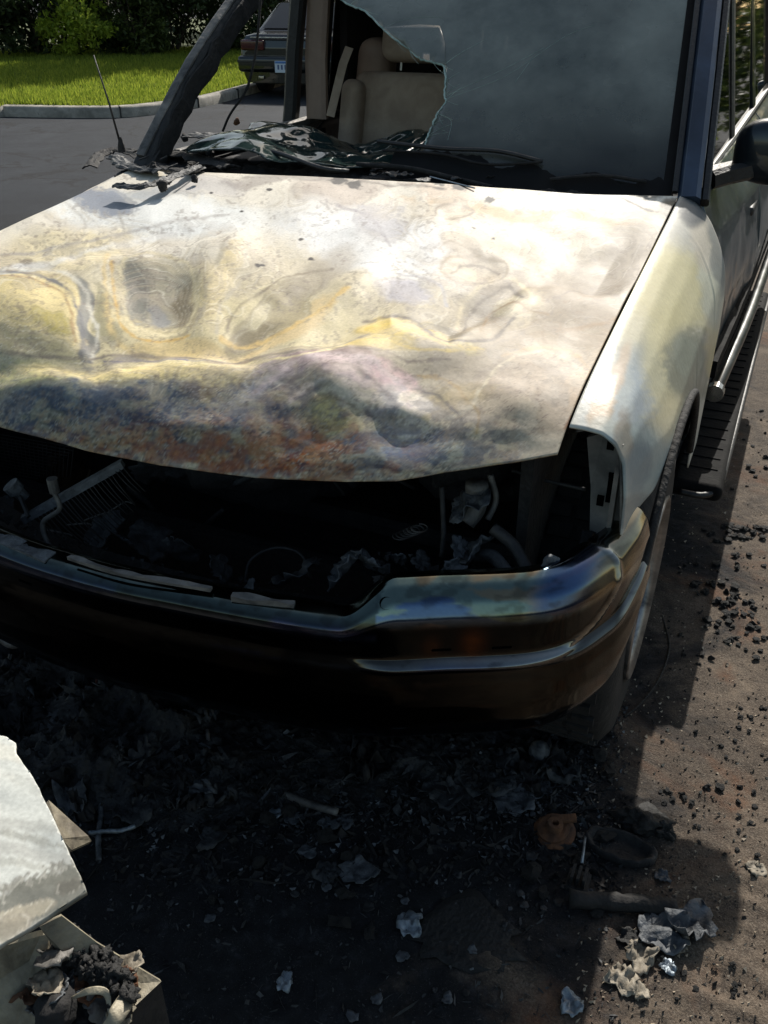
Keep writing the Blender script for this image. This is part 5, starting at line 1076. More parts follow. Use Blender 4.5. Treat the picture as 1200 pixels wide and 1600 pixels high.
sweep_rect([Vector((.80, 1.74, 1.105)), Vector((.84, 1.77, 1.115)), Vector((.90, 1.79, 1.13))], .08, .05, 'mirror_arm', M['blackplastic'], mi, up=Vector((0, 0, 1)))
MB().add([(.795, 1.56, 1.10), (.805, 1.80, 1.10), (.77, 1.80, 1.26), (.80, 1.56, 1.10)], [(0, 1, 2)]).build('mirror_sail', M['blackplastic'], T)
# trims low on the side
ledge([(.915, 1.56, .66), (.935, 2.2, .67), (.955, 3.2, .68)], .024, M['boardrubber'], 'side_moulding', .05, 'dark moulding strip low on the doors')
o = MB().tube(bez([(.935, 1.60, .56), (.943, 1.75, .565), (.968, 2.3, .585), (.985, 3.2, .60)], 10), .019, 10).build('side_bar', M['darkchrome'], T, smooth=True)
MB().tube([(.934, 1.575, .558), (.935, 1.605, .56)], .026, 12).build('side_bar_cap', M['chrome'], T)
rbm = MB().box((.945, 2.27, .385), (.14, 1.95, .05)); rb = rbm.build('running_board', M['boardrubber'], T, bevel=.02)
MB().tube(bez([(.91, 1.28, .385), (.97, 1.285, .385), (1.0, 1.35, .39), (1.008, 1.6, .395), (1.015, 3.2, .395)], 8), .009, 10).build('board_edge', M['blackplastic'], rb, smooth=True)
for k in range(26): MB().box((.94, 1.40 + k * .07, .411), (.10, .012, .004)).build('tread_rib', M['boardrubber'], rb)
MB().box((-.955, 2.27, .385), (.17, 1.95, .05)).build('running_board', M['boardrubber'], T, bevel=.02)
# wheels
def wheel(x, y, s):
    prof = [(-.115, .21), (-.118, .29), (-.112, .335), (-.095, .362), (-.05, .372), (.05, .372), (.095, .362), (.112, .335), (.118, .29), (.115, .21)]
    w_ = empty('wheel', (x, y, .366)); w_.parent = T
    MB().lathe(prof, (0, 0, 0), 'X', 56).build('tyre', M['rubber'], w_, smooth=True)
    mb = MB(); mb.lathe([(-.11, .0), (-.11, .212), (s * .06, .20), (s * .105, .205), (s * .122, .218), (s * .126, .212), (s * .10, .195), (s * .06, .19), (s * .05, .0)], (0, 0, 0), 'X', 48)
    mb.build('rim', M['rim'], w_, smooth=True)
    for k in range(6):
        a = k * math.pi / 3; MB().box((s * .075, .11 * math.cos(a), .11 * math.sin(a)), (.03, .05, .19), (a - math.pi / 2, 0, 0)).build('spoke', M['rim'], w_, bevel=.008)
    mb = MB()
    for k in range(56):
        a = 2 * math.pi * k / 56
        for t in (-.055, .0, .055): mb.box((t + .01 * (k % 2), .373 * math.cos(a), .373 * math.sin(a)), (.045, .028, .010), (a - math.pi / 2, 0, 0))
    mb.build('tread', M['rubber'], w_)
    return w_
wheel(.785, .82, 1); wheel(-.785, .82, -1); wheel(.79, 3.55, 1); wheel(-.79, 3.55, -1)
MB().tube([(-.7, 3.55, .37), (.7, 3.55, .37)], .05, 10).build('rear_axle', M['soot'], T); MB().tube([(-.7, .82, .37), (.7, .82, .37)], .035, 10).build('front_axle', M['soot'], T)
# antenna, hanging wire, charred rubble on the cowl corner
b0 = at(190, 232, X=-.80); b1 = at(146, 86, X=-.83)
MB().tube([b0, b0.lerp(b1, .5) + Vector((.004, 0, 0)), b1], [.0035, .0025, .0016], 6).build('antenna', M['blackplastic'], T, smooth=True)
MB().lathe([(-.01, .012), (.012, .009), (.03, .004)], b0, 'Z', 10).build('antenna_base', M['burnt'], T)
MB().tube(bez([tuple(at(x, y, Y=1.62)) for x, y in [(408, -20), (404, 40), (398, 90), (385, 140), (360, 178), (348, 205)]], 6), .004, 6).build('dangling_wire', M['burnt'], T, smooth=True)
def rag(name, pts, w_, mat, seed=0, z=.008):
    """strip of molten, wrinkled plastic along a polyline"""
    q = bez([tuple(p) for p in pts], 10); n = len(q); P = np.zeros((n, 9, 3))
    for i, p in enumerate(q):
        t = (q[min(i + 1, n - 1)] - q[max(i - 1, 0)]).normalized(); s = Vector((-t.y, t.x, 0)); wl = w_ * (1 + .6 * mnoise.noise(p * 25 + Vector((seed, 0, 0))))
        for k in range(9):
            a = (k / 8 - .5); P[i, k] = p + s * a * wl + Vector((0, 0, z * (1 - 4 * a * a) + .006 * mnoise.noise(Vector((i * .5, k * .7, seed)))))
    return grid(name, P, mat, T, smooth=False, solid=.004)
rag('melted_trim', [at(140, 262, Z=1.06), at(160, 240, Z=1.07), at(200, 236, Z=1.08), at(250, 262, Z=1.10), at(310, 272, Z=1.11)], .05, M['burnt'], 1)
rag('melted_trim', [at(180, 246, Z=1.09), at(205, 262, Z=1.10), at(255, 268, Z=1.115)], .05, M['charsheet'], 2)
rag('melted_trim', [at(182, 291, Z=1.105), at(225, 292, Z=1.115), at(275, 275, Z=1.12), at(312, 262, Z=1.12)], .035, M['charsheet'], 3)
rag('melted_trim', [at(240, 235, Z=1.11), at(300, 245, Z=1.12), at(360, 262, Z=1.12)], .06, M['burnt'], 4)
rag('melted_trim', [at(300, 212, Z=1.13), at(350, 215, Z=1.14), at(420, 240, Z=1.13)], .07, M['charsheet'], 5)
for k, (x, y) in enumerate([(255, 290), (262, 282), (240, 262), (296, 266), (305, 280), (330, 215), (330, 240), (288, 216), (315, 228), (370, 190)]):
    lump('char_lump', at(x, y, Z=1.115), (random.uniform(.015, .03),) * 3, M['rust'] if (x, y) == (370, 190) else M['burnt'], T, k + 10, 3, .5)
for k in range(12):
    x = 205 + k * 12; p = at(x + random.uniform(-3, 3), 238 + 12 * (k % 3), Z=1.115); MB().tube([p, p + Vector((random.uniform(.0, .02), random.uniform(.01, .03), .008))], .003, 5).build('melted_clip', M['soot'], T)
for k in range(22):
    x = random.uniform(560, 1000); y = random.uniform(250, 283); crumple('cowl_flake', at(x, y + 6, Z=1.115), random.uniform(.02, .06), random.choice([M['burnt'], M['charsheet']]), T, k + 50, 6, .4, rot=random.uniform(0, 6), solid=.001)
# shut line beside the bonnet
MB().tube(bez([(.758, 1.44, 1.075), (.772, 1.36, 1.066), (.770, 1.26, 1.058), (.764, 1.18, 1.050), (.763, .9, 1.015)], 8), [.006] * 24 + [.004] * 9, 5).build('bonnet_seal', M['coal'], T, smooth=True)
MB().tube(bez([(.80, 1.47, 1.085), (.845, 1.485, .99), (.885, 1.487, .85), (.898, 1.488, .68), (.885, 1.488, .46)], 8), .0045, 5).build('door_gap', M['coal'], T, smooth=True)
MB().box((0, 1.42, .42), (1.6, .1, .1)).build('sill_crossmember', M['burnt'], T)

# ================================================================== SECOND WRECK (nose corner standing in front)
Wk = empty('wrecked_car', (.1, -.8, 0)); tag(Wk, 'corner of a second burnt car with a white scorched panel above rusty metalwork', 'car wreck')
def wadd(o):
    o.parent = Wk; o.matrix_parent_inverse = Matrix.Translation(-Wk.location) ; return o
ZP = .78
outline = [(-80, 1120), (0, 1151), (10, 1153), (24, 1162), (26, 1178), (52, 1215), (76, 1262), (100, 1315), (124, 1365), (137, 1396), (60, 1443), (0, 1480), (-70, 1520), (-140, 1400), (-140, 1200)]
po = [at(x, y, Z=ZP) for x, y in outline]
def panel_fn(a, s): 
    return Vector((a, s, ZP + .012 * mnoise.noise(Vector((a * 4, s * 4, 2))) + .0035 * mnoise.noise(Vector((a * 14, s * 26, 2)))))
pf = []
for i in range(len(po)):
    for k in range(5):
        q = po[i].lerp(po[(i + 1) % len(po)], k / 5); pf.append((q.x + random.uniform(-.0005, .0005), q.y + random.uniform(-.0005, .0005)))
o = poly_sheet('bonnet_panel', pf, M['bonnet'], None, 150, .006, fn=panel_fn); me = o.data
co = np.zeros(len(me.vertices) * 3, np.float32); me.vertices.foreach_get('co', co); co = co.reshape(-1, 3).astype(float); ppx, ppy = proj(co)
colp, *_ = paint(ppx, ppy, (178, 180, 174), [(60, 1235, 60, 8, 20, (160, 162, 156), .7, .4), (50, 1310, 90, 5, 12, (134, 134, 126), .7, .3), (40, 1350, 110, 6, 6, (150, 150, 142), .7, .3), (70, 1378, 80, 8, -10, (146, 144, 132), .7, .3), (40, 1330, 120, 10, 8, (152, 152, 146), .7, .5), (30, 1290, 100, 8, 5, (146, 146, 140), .6, .5), (60, 1405, 120, 38, -25, (92, 92, 84), .95, .25), (40, 1425, 50, 14, -20, (140, 134, 118), .9, .15), (110, 1385, 30, 10, -20, (78, 76, 68), .8, .3), (10, 1455, 40, 18, -30, (122, 116, 102), .8, .2), (20, 1180, 50, 12, 10, (196, 194, 182), .7, .4)], 12, 14, .6)
a = me.color_attributes.new('col', 'FLOAT_COLOR', 'POINT'); c4 = np.ones((len(co), 4), np.float32); c4[:, :3] = np.clip(colp, .01, .85); a.data.foreach_set('color', c4.ravel())
o['label'] = 'bright white scorched sheet metal panel with grey mottled lower edge'; wadd(o)
def plate(name, pts, th, mat, label=None, parent=None):
    k = len(pts); n_ = (pts[1] - pts[0]).cross(pts[2] - pts[0]).normalized() * th; v = [tuple(p) for p in pts] + [tuple(p - n_) for p in pts]
    o = MB().add(v, [tuple(range(k)), tuple(range(k, 2 * k))[::-1]] + [(i, (i + 1) % k, (i + 1) % k + k, i + k) for i in range(k)]).build(name, mat, None)
    if label: o['label'] = label
    if parent is None: wadd(o)
    return o
M['wreckmetal'] = pmat('mottled_burnt_metal', (84, 78, 68), (150, 142, 122), .45, .7, metal=.2, scale=14, bump=.4, bscale=60, c3=(116, 80, 50), c3pos=.74)
plate('folded_flange', [at(76, 1250, Z=.74), at(138, 1306, Z=.70), at(143, 1314, Z=.69), at(112, 1328, Z=.72), at(96, 1310, Z=.74)], .004, M['wreckmetal'])
plate('inner_panel', [at(-60, 1490, Z=.66), at(0, 1470, Z=.68), at(75, 1450, Z=.66), at(85, 1530, Z=.60), at(60, 1640, Z=.56), at(-60, 1640, Z=.56)], .006, M['wreckmetal'], 'pale bent inner panel under the white one')
plate('front_rail_top', [at(60, 1445, Z=.68), at(95, 1428, Z=.68), at(150, 1470, Z=.64), at(205, 1503, Z=.61), at(250, 1530, Z=.60), at(205, 1572, Z=.60), at(150, 1540, Z=.60), at(100, 1500, Z=.62)], .006, M['wreckmetal'], 'light metal rail top with charred rubble on it')
a_, b_ = at(205, 1572, Z=.60), at(250, 1530, Z=.60)
plate('front_rail_side', [b_, a_, a_ + Vector((0, 0, -.14)), b_ + Vector((0, 0, -.14))], .004, M['burnt'])
c_ = at(150, 1650, Z=.60); plate('front_rail_side', [a_, c_, c_ + Vector((0, 0, -.14)), a_ + Vector((0, 0, -.14))], .004, M['burnt'])
wadd(MB().box((-.15, -.95, .36), (.9, .55, .5)).build('wreck_core', M['burnt'], None, jit=.02, bevel=.02))
U, V_ = np.meshgrid(np.linspace(-1, 1, 60), np.linspace(0, 1, 70), indexing='ij')
zb_ = (.70 + .06 * sstep(0, .5, V_)) * np.clip(1.25 - np.abs(U) ** 6 * .75, 0, 1) - .5 * sstep(.93, 1, np.abs(U)) + .05 * (fbm(U * 6, V_ * 8, 4, 90) - .5) - .25 * sstep(.08, 0, V_)
wadd(grid('unseen_wreck_body', np.stack([-.68 + .84 * U, -.86 - 2.2 * V_, zb_], -1), M['burnt'], None, flip=True))  # unseen rest of the wreck, added so the chrome bumper reflects dark
wadd(MB().box((-.68, -2.0, .32), (1.6, 2.2, .5)).build('unseen_wreck_underbody', M['burnt'], None))
for sx_w in (-1, 1): wadd(MB().lathe([(-.1, .2), (-.1, .33), (.1, .33), (.1, .2)], (-.68 + sx_w * .74, -1.35, .33)).build('wreck_tyre', M['rubber'], None, smooth=True))
for k in range(70):
    x, y = random.uniform(100, 205), 0; y = 1475 + (x - 100) * .62 + random.uniform(-22, 26); wadd(lump('charred_rubble', at(x, y, Z=.622 + random.uniform(0, .015)), (random.uniform(.006, .022),) * 3, M['coal'], None, k, 3, .8, fr=3.5))
for k, (x, y, s_, m_, z_) in enumerate([(72, 1545, .035, 'paper', .63), (88, 1500, .04, 'ashmetal', .64), (95, 1570, .04, 'ashfoil', .61), (70, 1590, .04, 'ashmetal', .60), (160, 1575, .04, 'ashmetal', .60), (185, 1585, .035, 'wreckmetal', .605), (140, 1550, .04, 'rust', .61), (203, 1520, .035, 'paper', .62), (60, 1560, .05, 'rust', .60), (120, 1596, .04, 'burnt', .60), (200, 1540, .03, 'rust', .615)]):
    wadd(crumple('torn_scrap', at(x, y, Z=z_), s_, M[m_], None, k + 70, 10, .4, tilt=(R(random.uniform(-30, 40)), R(random.uniform(-30, 30))), rot=random.uniform(0, 6)))
def curl(pts, w_, m_, lab):         # bent strip of torn body metal
    q = bez([tuple(p) for p in pts], 8); P_ = np.zeros((len(q), 7, 3))
    for i, p in enumerate(q):
        t = (q[min(i + 1, len(q) - 1)] - q[max(i - 1, 0)]).normalized(); s_ = Vector((-t.y, t.x, .5)).normalized(); ww = w_ * (1 + .25 * mnoise.noise(p * 40)) * math.sin(math.pi * (.12 + .8 * i / len(q)))
        for k in range(7): P_[i, k] = p + s_ * (k / 6 - .5) * ww + Vector((0, 0, -.25 * ww * (k / 6 - .5) ** 2))
    o = grid('torn_strip', P_, M[m_], None, smooth=True, solid=.0015); o['label'] = lab; wadd(o)
curl([at(110, 1560, Z=.63), at(140, 1548, Z=.645), at(166, 1552, Z=.64), at(172, 1590, Z=.625)], .008, 'wreckmetal', 'thin pale curled metal strip')
curl([at(150, 1620, Z=.62), at(178, 1590, Z=.64), at(200, 1555, Z=.635), at(203, 1540, Z=.62)], .018, 'wreckmetal', 'cream torn sheet leaning on the rail')
wadd(MB().tube(bez([tuple(at(x, y, Z=.625)) for x, y in [(112, 1555), (140, 1545), (165, 1548), (172, 1580)]], 6), .003, 6).build('bent_wire', M['chrome'], None, smooth=True))
wadd(lump('burnt_grommet', at(88, 1580, Z=.62), (.045, .045, .04), M['burnt'], None, 4, 3, .3))

# ================================================================== DEBRIS ON THE GROUND
def gz(x, y):
    i = int(np.clip(np.searchsorted(gx, x), 1, len(gx) - 1)); j = int(np.clip(np.searchsorted(gy, y), 1, len(gy) - 1)); return GZ[i, j]
def G(x, y, dz=0.):
    p = at(x, y, Z=0); p.z = gz(p.x, p.y) + dz; return p
chunks = [lump('charcoal_chunk', (0, 0, -50), (1, 1, .7), M['coal'], None, k + 20, 2, .8, fr=1.6) for k in range(6)]
cm_ = [c.data for c in chunks]
for c in chunks: bpy.data.objects.remove(c)
def chunk(x, y, s_, label, group):
    o = link(bpy.data.objects.new('charcoal_chunk', random.choice(cm_))); p = G(x, y); o.location = p + Vector((0, 0, s_ * .22)); o.scale = (s_, s_ * random.uniform(.6, 1), s_ * random.uniform(.6, 1)); o.rotation_euler = (0, 0, random.uniform(0, 6.28))
    tag(o, label, 'charcoal', group)
LG = 'small black charcoal chunk lying on the brown sunlit ground beside the truck'
clusters = [(1140, 955, 34, 40, 34, .022), (1165, 828, 34, 12, 22, .024), (1115, 838, 24, 10, 9, .022), (1135, 880, 40, 20, 8, .022), (1100, 905, 50, 30, 8, .02), (1185, 1010, 16, 50, 8, .018), (1110, 1040, 50, 60, 16, .014), (1150, 1240, 30, 14, 5, .022), (1060, 1250, 60, 40, 12, .012), (1180, 740, 20, 60, 8, .02), (1160, 1120, 50, 80, 14, .012), (1120, 1300, 60, 50, 10, .011), (1080, 1500, 90, 60, 14, .011), (1180, 660, 20, 40, 6, .018), (1150, 1000, 40, 40, 10, .016)]
for x, y, a, b_, n, s_ in clusters:
    for k in range(n): chunk(min(1196, x + random.gauss(0, a * .55)), y + random.gauss(0, b_ * .5), s_ * random.uniform(.5, 1.3), LG, 'charcoal chunks on the sunlit ground')
LG2 = 'dull black charcoal chunk in the shade in front of the bumper'
for k in range(70): chunk(random.uniform(180, 980), 1130 + abs(random.gauss(0, 90)) + random.uniform(0, 60), random.uniform(.012, .04), LG2, 'charcoal chunks in the shade')
def scrap(x, y, s_, m_, name, label, cat, group=None, seed=0, asp=1., rot=None, flat=.35, n=10, tilt=(0, 0)):
    p = G(x, y, .001); o = crumple(name, p, s_, M[m_], None, seed, n, flat, asp, random.uniform(0, 6) if rot is None else rot, tilt=tilt); tag(o, label, cat, group); return o
for i, a in enumerate([
 (640, 1444, .055, 'foil', 'crumpled_foil', 'crumpled silver foil scrap on dark ground, middle of the bottom shade', 'foil'),
 (445, 1538, .034, 'foil', 'crumpled_foil', 'small bluish silver foil scrap nearest the bottom edge, left of centre', 'foil'),
 (893, 1570, .045, 'foil', 'crumpled_foil', 'little silver foil cup at the edge of the sunlit ground', 'foil'),
 (1000, 1497, .065, 'paper', 'scorched_flake', 'long pale scorched flake in the sun below the dark pipe end', 'flake'),
 (972, 1528, .055, 'paper', 'scorched_flake', 'pale folded triangular flake standing in the sun at the bottom right', 'flake'),
 (998, 1549, .035, 'paper', 'scorched_flake', 'pale flake tip touching the folded triangular one', 'flake'),
 (1044, 1511, .03, 'foil', 'scorched_flake', 'small bright flake with a white glint right of the long pale flake', 'flake'),
 (1080, 1450, .10, 'ashfoil', 'crumpled_metal', 'large crumpled grey metal sheet at the right end of the dark pipe', 'metal scrap'),
 (1064, 1476, .035, 'paper', 'scorched_flake', 'cream flake resting against the crumpled grey metal', 'flake'),
 (1030, 1462, .09, 'ashfoil', 'crumpled_metal', 'flat bluish grey metal scrap left of the big crumpled sheet', 'metal scrap'),
 (1180, 1357, .04, 'paper', 'scorched_flake', 'pale triangular flake at the right picture edge in the sun', 'flake'),
 (985, 1465, .045, 'coal', 'charred_lump', 'black charred lump at the shadow edge above the long pale flake', 'lump'),
 (1035, 1368, .03, 'ashfoil', 'ash_flake', 'grey flake in the rounded mirror shadow, left side', 'flake'),
 (1028, 926, .0001, 'ashfoil', 'ash_flake', '', '')][:-1]): scrap(*a, seed=i, n=9, flat=.55)
# ash sheets in the shade, each its own thing
LS = 'thin grey ash flake lying in the black shade in front of the truck'
for i in range(110):
    x = random.uniform(150, 960); y = random.uniform(1130, 1420) if random.random() < .8 else random.uniform(1400, 1590); scrap(x, y, random.uniform(.006, .024), random.choice(['ashfoil', 'charsheet', 'charsheet', 'burnt']), 'ash_flake', LS, 'flake', 'ash flakes in the shade', i + 200, n=5, flat=.5)
for i, (x, y, s_, m_) in enumerate([(480, 1330, .035, 'ashfoil'), (510, 1362, .06, 'charsheet'), (560, 1365, .07, 'ashfoil'), (455, 1278, .035, 'ashfoil'), (515, 1288, .045, 'ashfoil'), (542, 1284, .035, 'ashfoil'), (430, 1272, .03, 'foil'), (205, 1268, .09, 'charsheet'), (760, 1210, .13, 'charsheet'), (800, 1250, .09, 'ashfoil'), (715, 1200, .07, 'ashfoil'), (835, 1230, .06, 'ashfoil'), (690, 1240, .08, 'charsheet'), (330, 1310, .06, 'charsheet')]):
    scrap(x, y, s_, m_, 'burnt_sheet', 'dark burnt sheet fragment among the ash in front of the bumper', 'burnt sheet', 'burnt sheet fragments in front of the bumper', i + 400, n=9, flat=.35)
# melted pile at the left under the bumper
for i in range(85):
    x = random.uniform(-20, 360); y = random.uniform(1010, 1255) - max(0, x - 200) * .1
    scrap(x, y + 20, random.uniform(.03, .12), random.choice(['charsheet', 'burnt', 'burnt', 'ashfoil', 'coal']), 'melted_sheet', 'folded black melted sheet in the heap under the left of the bumper', 'melted plastic', 'melted sheets heaped under the bumper', i + 500, asp=random.uniform(.2, .7), n=10, flat=.8, tilt=(R(random.uniform(-30, 30)), R(random.uniform(-30, 30))))
for i in range(46):
    x = random.uniform(380, 900); y = random.uniform(1120, 1235)
    scrap(x, y, random.uniform(.04, .10), random.choice(['charsheet', 'burnt', 'coal', 'coal']), 'melted_sheet', 'black crumbled melted sheet on the ground below the middle of the bumper', 'melted plastic', 'melted sheets below the bumper middle', i + 600, asp=random.uniform(.4, .9), n=8, flat=.7)
hx, hy = np.meshgrid(np.linspace(-1.3, .80, 330), np.linspace(-.25, .80, 190), indexing='ij')
qx, qy = proj(np.stack([hx, hy, hx * 0], -1))
mk = sstep(-300, -100, qx) * (.35 + .65 * sstep(420, 260, qx)) * sstep(1290, 1180, qy + 70 * (fbm(hx * 5, hy * 5, 3, 91) - .5)) * sstep(950, 840, qx)
ed = np.minimum(np.minimum(hx + 1.3, .80 - hx), np.minimum(hy + .25, .80 - hy)); mk *= sstep(0, .12, ed)
rd1 = 1 - np.abs(2 * fbm(hx * 9 + fbm(hx * 4, hy * 4, 2, 92), hy * 9, 4, 93) - 1); rd2 = 1 - np.abs(2 * fbm(hx * 26, hy * 22, 3, 94) - 1)
hz = mk * (.012 + .075 * rd1 ** 3 + .020 * rd2 ** 2) - .008
M['heap'] = pmat('matted_black_ash', (10, 11, 12), (34, 36, 38), .45, .85, scale=18, bump=.9, bscale=70, c3=(92, 94, 96), c3pos=.78)
o = grid('ash_heap', np.stack([hx, hy, hz], -1), M['heap'], None); tag(o, 'matted heap of black ash and melted plastic under the bumper', 'ash heap', kind='stuff')
def shards(name, C, L, W, mat, label):
    n = len(C); a = rng.normal(size=(n, 3)); a[:, 2] *= .45; a /= np.linalg.norm(a, axis=1)[:, None]; b = np.cross(a, rng.normal(size=(n, 3))); b /= np.linalg.norm(b, axis=1)[:, None]; c = np.cross(a, b)
    L = L[:, None]; W = W[:, None]; k1, k2 = rng.random((n, 1)), rng.random((n, 1))
    V = np.stack([C - a * L, C - a * L * .3 + b * W * (.6 + k1) + c * W * .4, C + a * L * .9 + b * W * .3 * k2, C + a * L * .5 - b * W * (.5 + k2), C - a * L * .4 - b * W * (.7 * k1 + .3) + c * W * .3], 1)
    i0 = (np.arange(n) * 5)[:, None]; F = np.concatenate([i0 + np.array([[0, 1, 4]]), i0 + np.array([[1, 3, 4]]), i0 + np.array([[1, 2, 3]])])
    o = mesh_np(name, V.reshape(-1, 3), F, mat, None, smooth=False); tag(o, label, 'shards', kind='stuff')
def scatter(n, x0, x1, y0, y1, pw=1.):
    out = []
    while len(out) < n:
        x = random.uniform(x0, x1); y = y0 + (y1 - y0) * random.random() ** pw
        p = G(x, y); h = 0.
        ii = int((p.x + 1.3) / 2.1 * 329); jj = int((p.y + .25) / 1.05 * 189)
        if 0 <= ii < 330 and 0 <= jj < 190: h = max(0, hz[ii, jj])
        out.append((p.x, p.y, p.z + h + .002))
    return np.array(out)
for nm, n, mt, x0, x1, y0, y1, L0, lab in [('charred_shards', 2600, 'charsheet', -40, 930, 1010, 1290, .011, 'thin charred shards matted over the heap under the bumper'), ('black_shards', 2200, 'burnt', -40, 960, 1010, 1380, .013, 'black shards of melted plastic over the heap and ground'),
                        ('ash_shards', 900, 'ashfoil', -20, 940, 1020, 1330, .007, 'pale grey shards of ash mixed into the heap'), ('ground_shards', 500, 'charsheet', 100, 980, 1280, 1600, .006, 'small dark shards strewn on the shaded ground')]:
    C = scatter(n, x0, x1, y0, y1); shards(nm, C, L0 * rng.lognormal(0, .6, n), L0 * .35 * rng.lognormal(0, .5, n), M[mt], lab)
PT = []
for k in range(5000):
    x = random.uniform(0, 980); y = 1080 + abs(random.gauss(0, 150)); p = G(x, min(y, 1590)); PT.append((p + Vector((0, 0, .002)), random.uniform(.0015, .006)))
o = grit('burnt_grit', PT[:3600], M['coal']); tag(o, 'black burnt grit strewn over the shaded ground', 'grit', kind='stuff')
o = grit('ash_crumbs', PT[3600:], M['ashfoil']); tag(o, 'grey ash crumbs strewn over the shaded ground', 'ash', kind='stuff')
PT = []
for k in range(2600):
    x = random.uniform(900, 1260); y = random.uniform(640, 1600); p = G(x, y); PT.append((p + Vector((0, 0, .001)), random.uniform(.001, .0045)))
o = grit('gravel_grit', PT[:1300], pmat('tan_grit', (96, 84, 70), (170, 156, 136), .8, scale=60)); tag(o, 'tan grit on the sunlit ground', 'grit', kind='stuff')
o = grit('dark_grit', PT[1300:], M['coal']); tag(o, 'fine black grit on the sunlit ground', 'grit', kind='stuff')
# rods, pipes, single pieces
def rod(name, pts, r_, m_, label, cat, dz=0., n=8, sx=1.):
    q = [G(x, y, dz + r_ if len(a_) == 0 else a_[0]) for x, y, *a_ in pts]; o = MB().tube(bez([tuple(p) for p in q], 6) if len(q) > 2 else q, r_, n, sx=sx).build(name, M[m_], None, smooth=True, jit=r_ * .12); tag(o, label, cat); return o
rod('bent_rod', [(305, 1252), (322, 1220), (328, 1185), (326, 1156, .04)], .005, 'ashmetal', 'curved thin grey rod standing out of the ash left of centre', 'rod')
rod('burnt_tube', [(245, 1222), (285, 1190), (325, 1168), (345, 1160)], .014, 'charsheet', 'thick charred tube lying slantwise beside the curved rod', 'tube')
rod('melted_stick', [(156, 1228), (158, 1270), (154, 1310), (155, 1345)], .006, 'ashfoil', 'long pale melted stick, upright stroke of a cross on the ground', 'stick')
rod('melted_stick', [(140, 1306), (165, 1303), (190, 1302), (212, 1294)], .005, 'foil', 'short pale melted stick, cross stroke over the long one', 'stick', .006)
rod('foil_sliver', [(254, 1248), (252, 1258), (253, 1268)], .004, 'foil', 'tiny bright foil sliver right of the cross of sticks', 'foil')
rod('burnt_bar', [(445, 1245), (480, 1258), (528, 1272)], .009, 'ashmetal', 'short grey burnt bar near the two round flakes', 'bar')
rod('thin_wire', [(520, 1205), (560, 1196), (600, 1190)], .003, 'ashmetal', 'thin straight wire on the ash right of centre', 'wire')
rod('light_rod', [(907, 1362, .03), (914, 1310, .012)], .0028, 'foil', 'thin pale rod standing up from a black clamp', 'rod')
rod('dark_pipe', [(890, 1412), (960, 1415), (1020, 1420), (1056, 1424)], .017, 'burnt', 'long dark pipe lying in the shade with its end at the crumpled metal', 'pipe')
rod('ground_wire', [(1035, 960), (1046, 1010), (1030, 1060), (1000, 1100), (975, 1120)], .0025, 'coal', 'black wire loop on the ground beside the front tyre', 'wire')
t = tag(empty('black_clamp', G(903, 1378)), 'small black ribbed clamp at the foot of the pale rod', 'clamp')
for k in range(3): MB().box((-.012 + k * .012, 0, .018), (.006, .035, .036)).build('clamp_rib', M['burnt'], t)
MB().box((0, 0, .006), (.045, .05, .012)).build('clamp_base', M['burnt'], t, bevel=.003)
t = tag(empty('rusty_disc', G(866, 1300)), 'rusty round cap with a stepped top in the shade', 'cap')
MB().lathe([(0, .0), (0, .044), (.006, .046), (.010, .040), (.012, .034), (.018, .034), (.020, .026), (.020, 0)], (0, 0, 0), 'Z', 30, (R(8), R(-8), 0)).build('cap', M['rust'], t, smooth=False)
MB().box((.012, .02, .030), (.055, .018, .010), (0, R(-10), R(20))).build('tab', M['rust'], t, bevel=.002)
MB().lathe([(.018, .018), (.034, .016), (.034, .008), (.020, .006)], (0, 0, 0), 'Z', 20).build('hub', M['rust'], t)
t = tag(empty('melted_tray', G(968, 1325)), 'black melted oval tray right of the rusty cap', 'tray')
prof = []
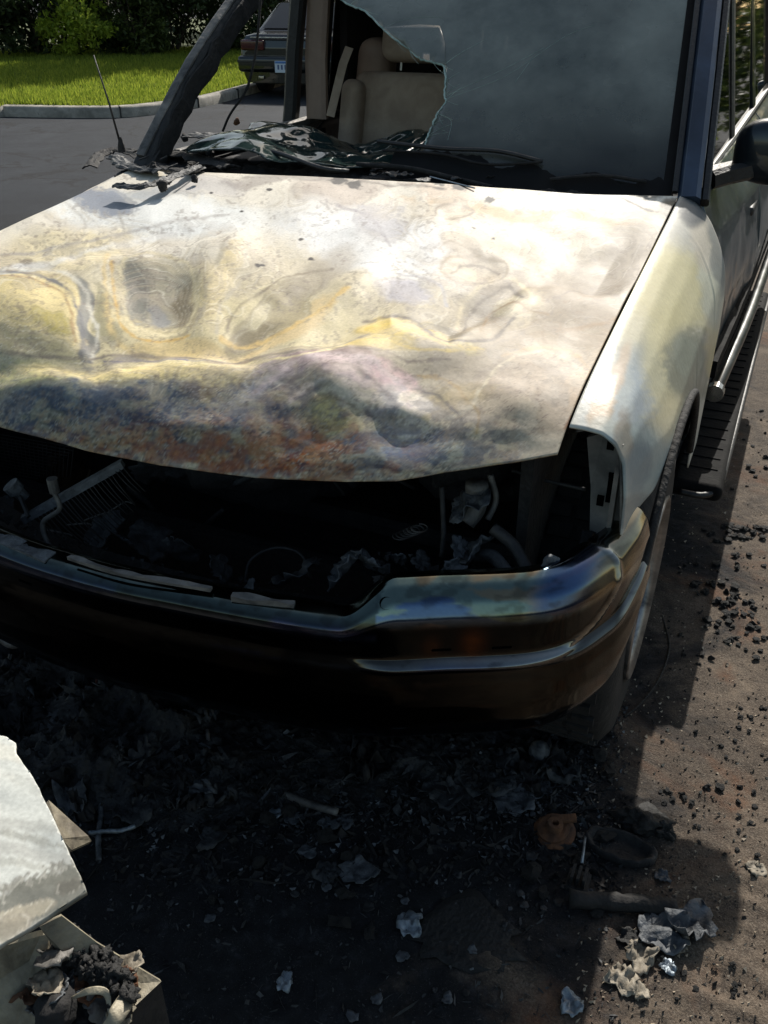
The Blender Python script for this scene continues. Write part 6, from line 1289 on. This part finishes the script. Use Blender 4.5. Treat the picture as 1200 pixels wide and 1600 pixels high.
P_ = np.zeros((40, 8, 3))
for i in range(40):
    a = 2 * math.pi * i / 39
    for k, (r_, z_) in enumerate([(.0, .004), (.035, .004), (.045, .006), (.052, .020), (.058, .024), (.062, .020), (.062, .006), (.058, .0)]):
        w_ = 1 + .12 * mnoise.noise(Vector((math.cos(a) * 2, math.sin(a) * 2, 3))); P_[i, k] = (r_ * 1.2 * math.cos(a) * w_, r_ * .62 * math.sin(a) * w_, z_ * (1 + .3 * mnoise.noise(Vector((math.cos(a) * 3, math.sin(a) * 3, 8)))))
grid('tray_shell', P_, M['burnt'], t)
o = lump('charred_lump', G(1000, 1283, .012), (.09, .06, .035), M['coal'], None, 31, 4, .7); tag(o, 'wide black charred lump behind the oval tray at the shadow edge', 'lump')
o = lump('charred_lump', G(1035, 1300, .012), (.05, .035, .035), M['coal'], None, 33, 4, .7); tag(o, 'black charred lump half in the sun, right of the oval tray', 'lump')
o = lump('ash_ball', G(842, 1182, .02), (.05, .05, .05), M['ashfoil'], None, 35, 4, .08); tag(o, 'smooth grey ball of ash below the bumper corner', 'ash ball')
o = scrap(735, 1452, .22, 'coal', 'charred_board', 'flat square charred board on the dark ground', 'board', None, 77, .7, R(22), .04, 9)
rod('melted_strip', [(112, 1008, .16), (135, 1040, .12), (150, 1062, .08), (168, 1105, .03)], .018, 'copper', 'reddish brown melted strip hanging down under the left of the bumper', 'strip', n=6, sx=.4)
rod('melted_strip', [(100, 1040, .14), (120, 1090, .06), (145, 1140, .02)], .010, 'charsheet', 'thin dark melted strip beside the reddish one', 'strip', n=6, sx=.4)
t = tag(empty('round_duct', at(14, 978, Z=.30)), 'dark round duct ring under the left end of the bumper', 'duct')
MB().tube([(.045 * math.cos(a), .01 * math.sin(a), .045 * math.sin(a)) for a in np.linspace(0, 6.283, 33)], .010, 8, cap=False).build('duct_ring', M['ashmetal'], t, smooth=True)
MB().tube([(0, .01, 0), (0, .14, -.02)], .036, 14).build('duct_body', M['burnt'], t, smooth=True)
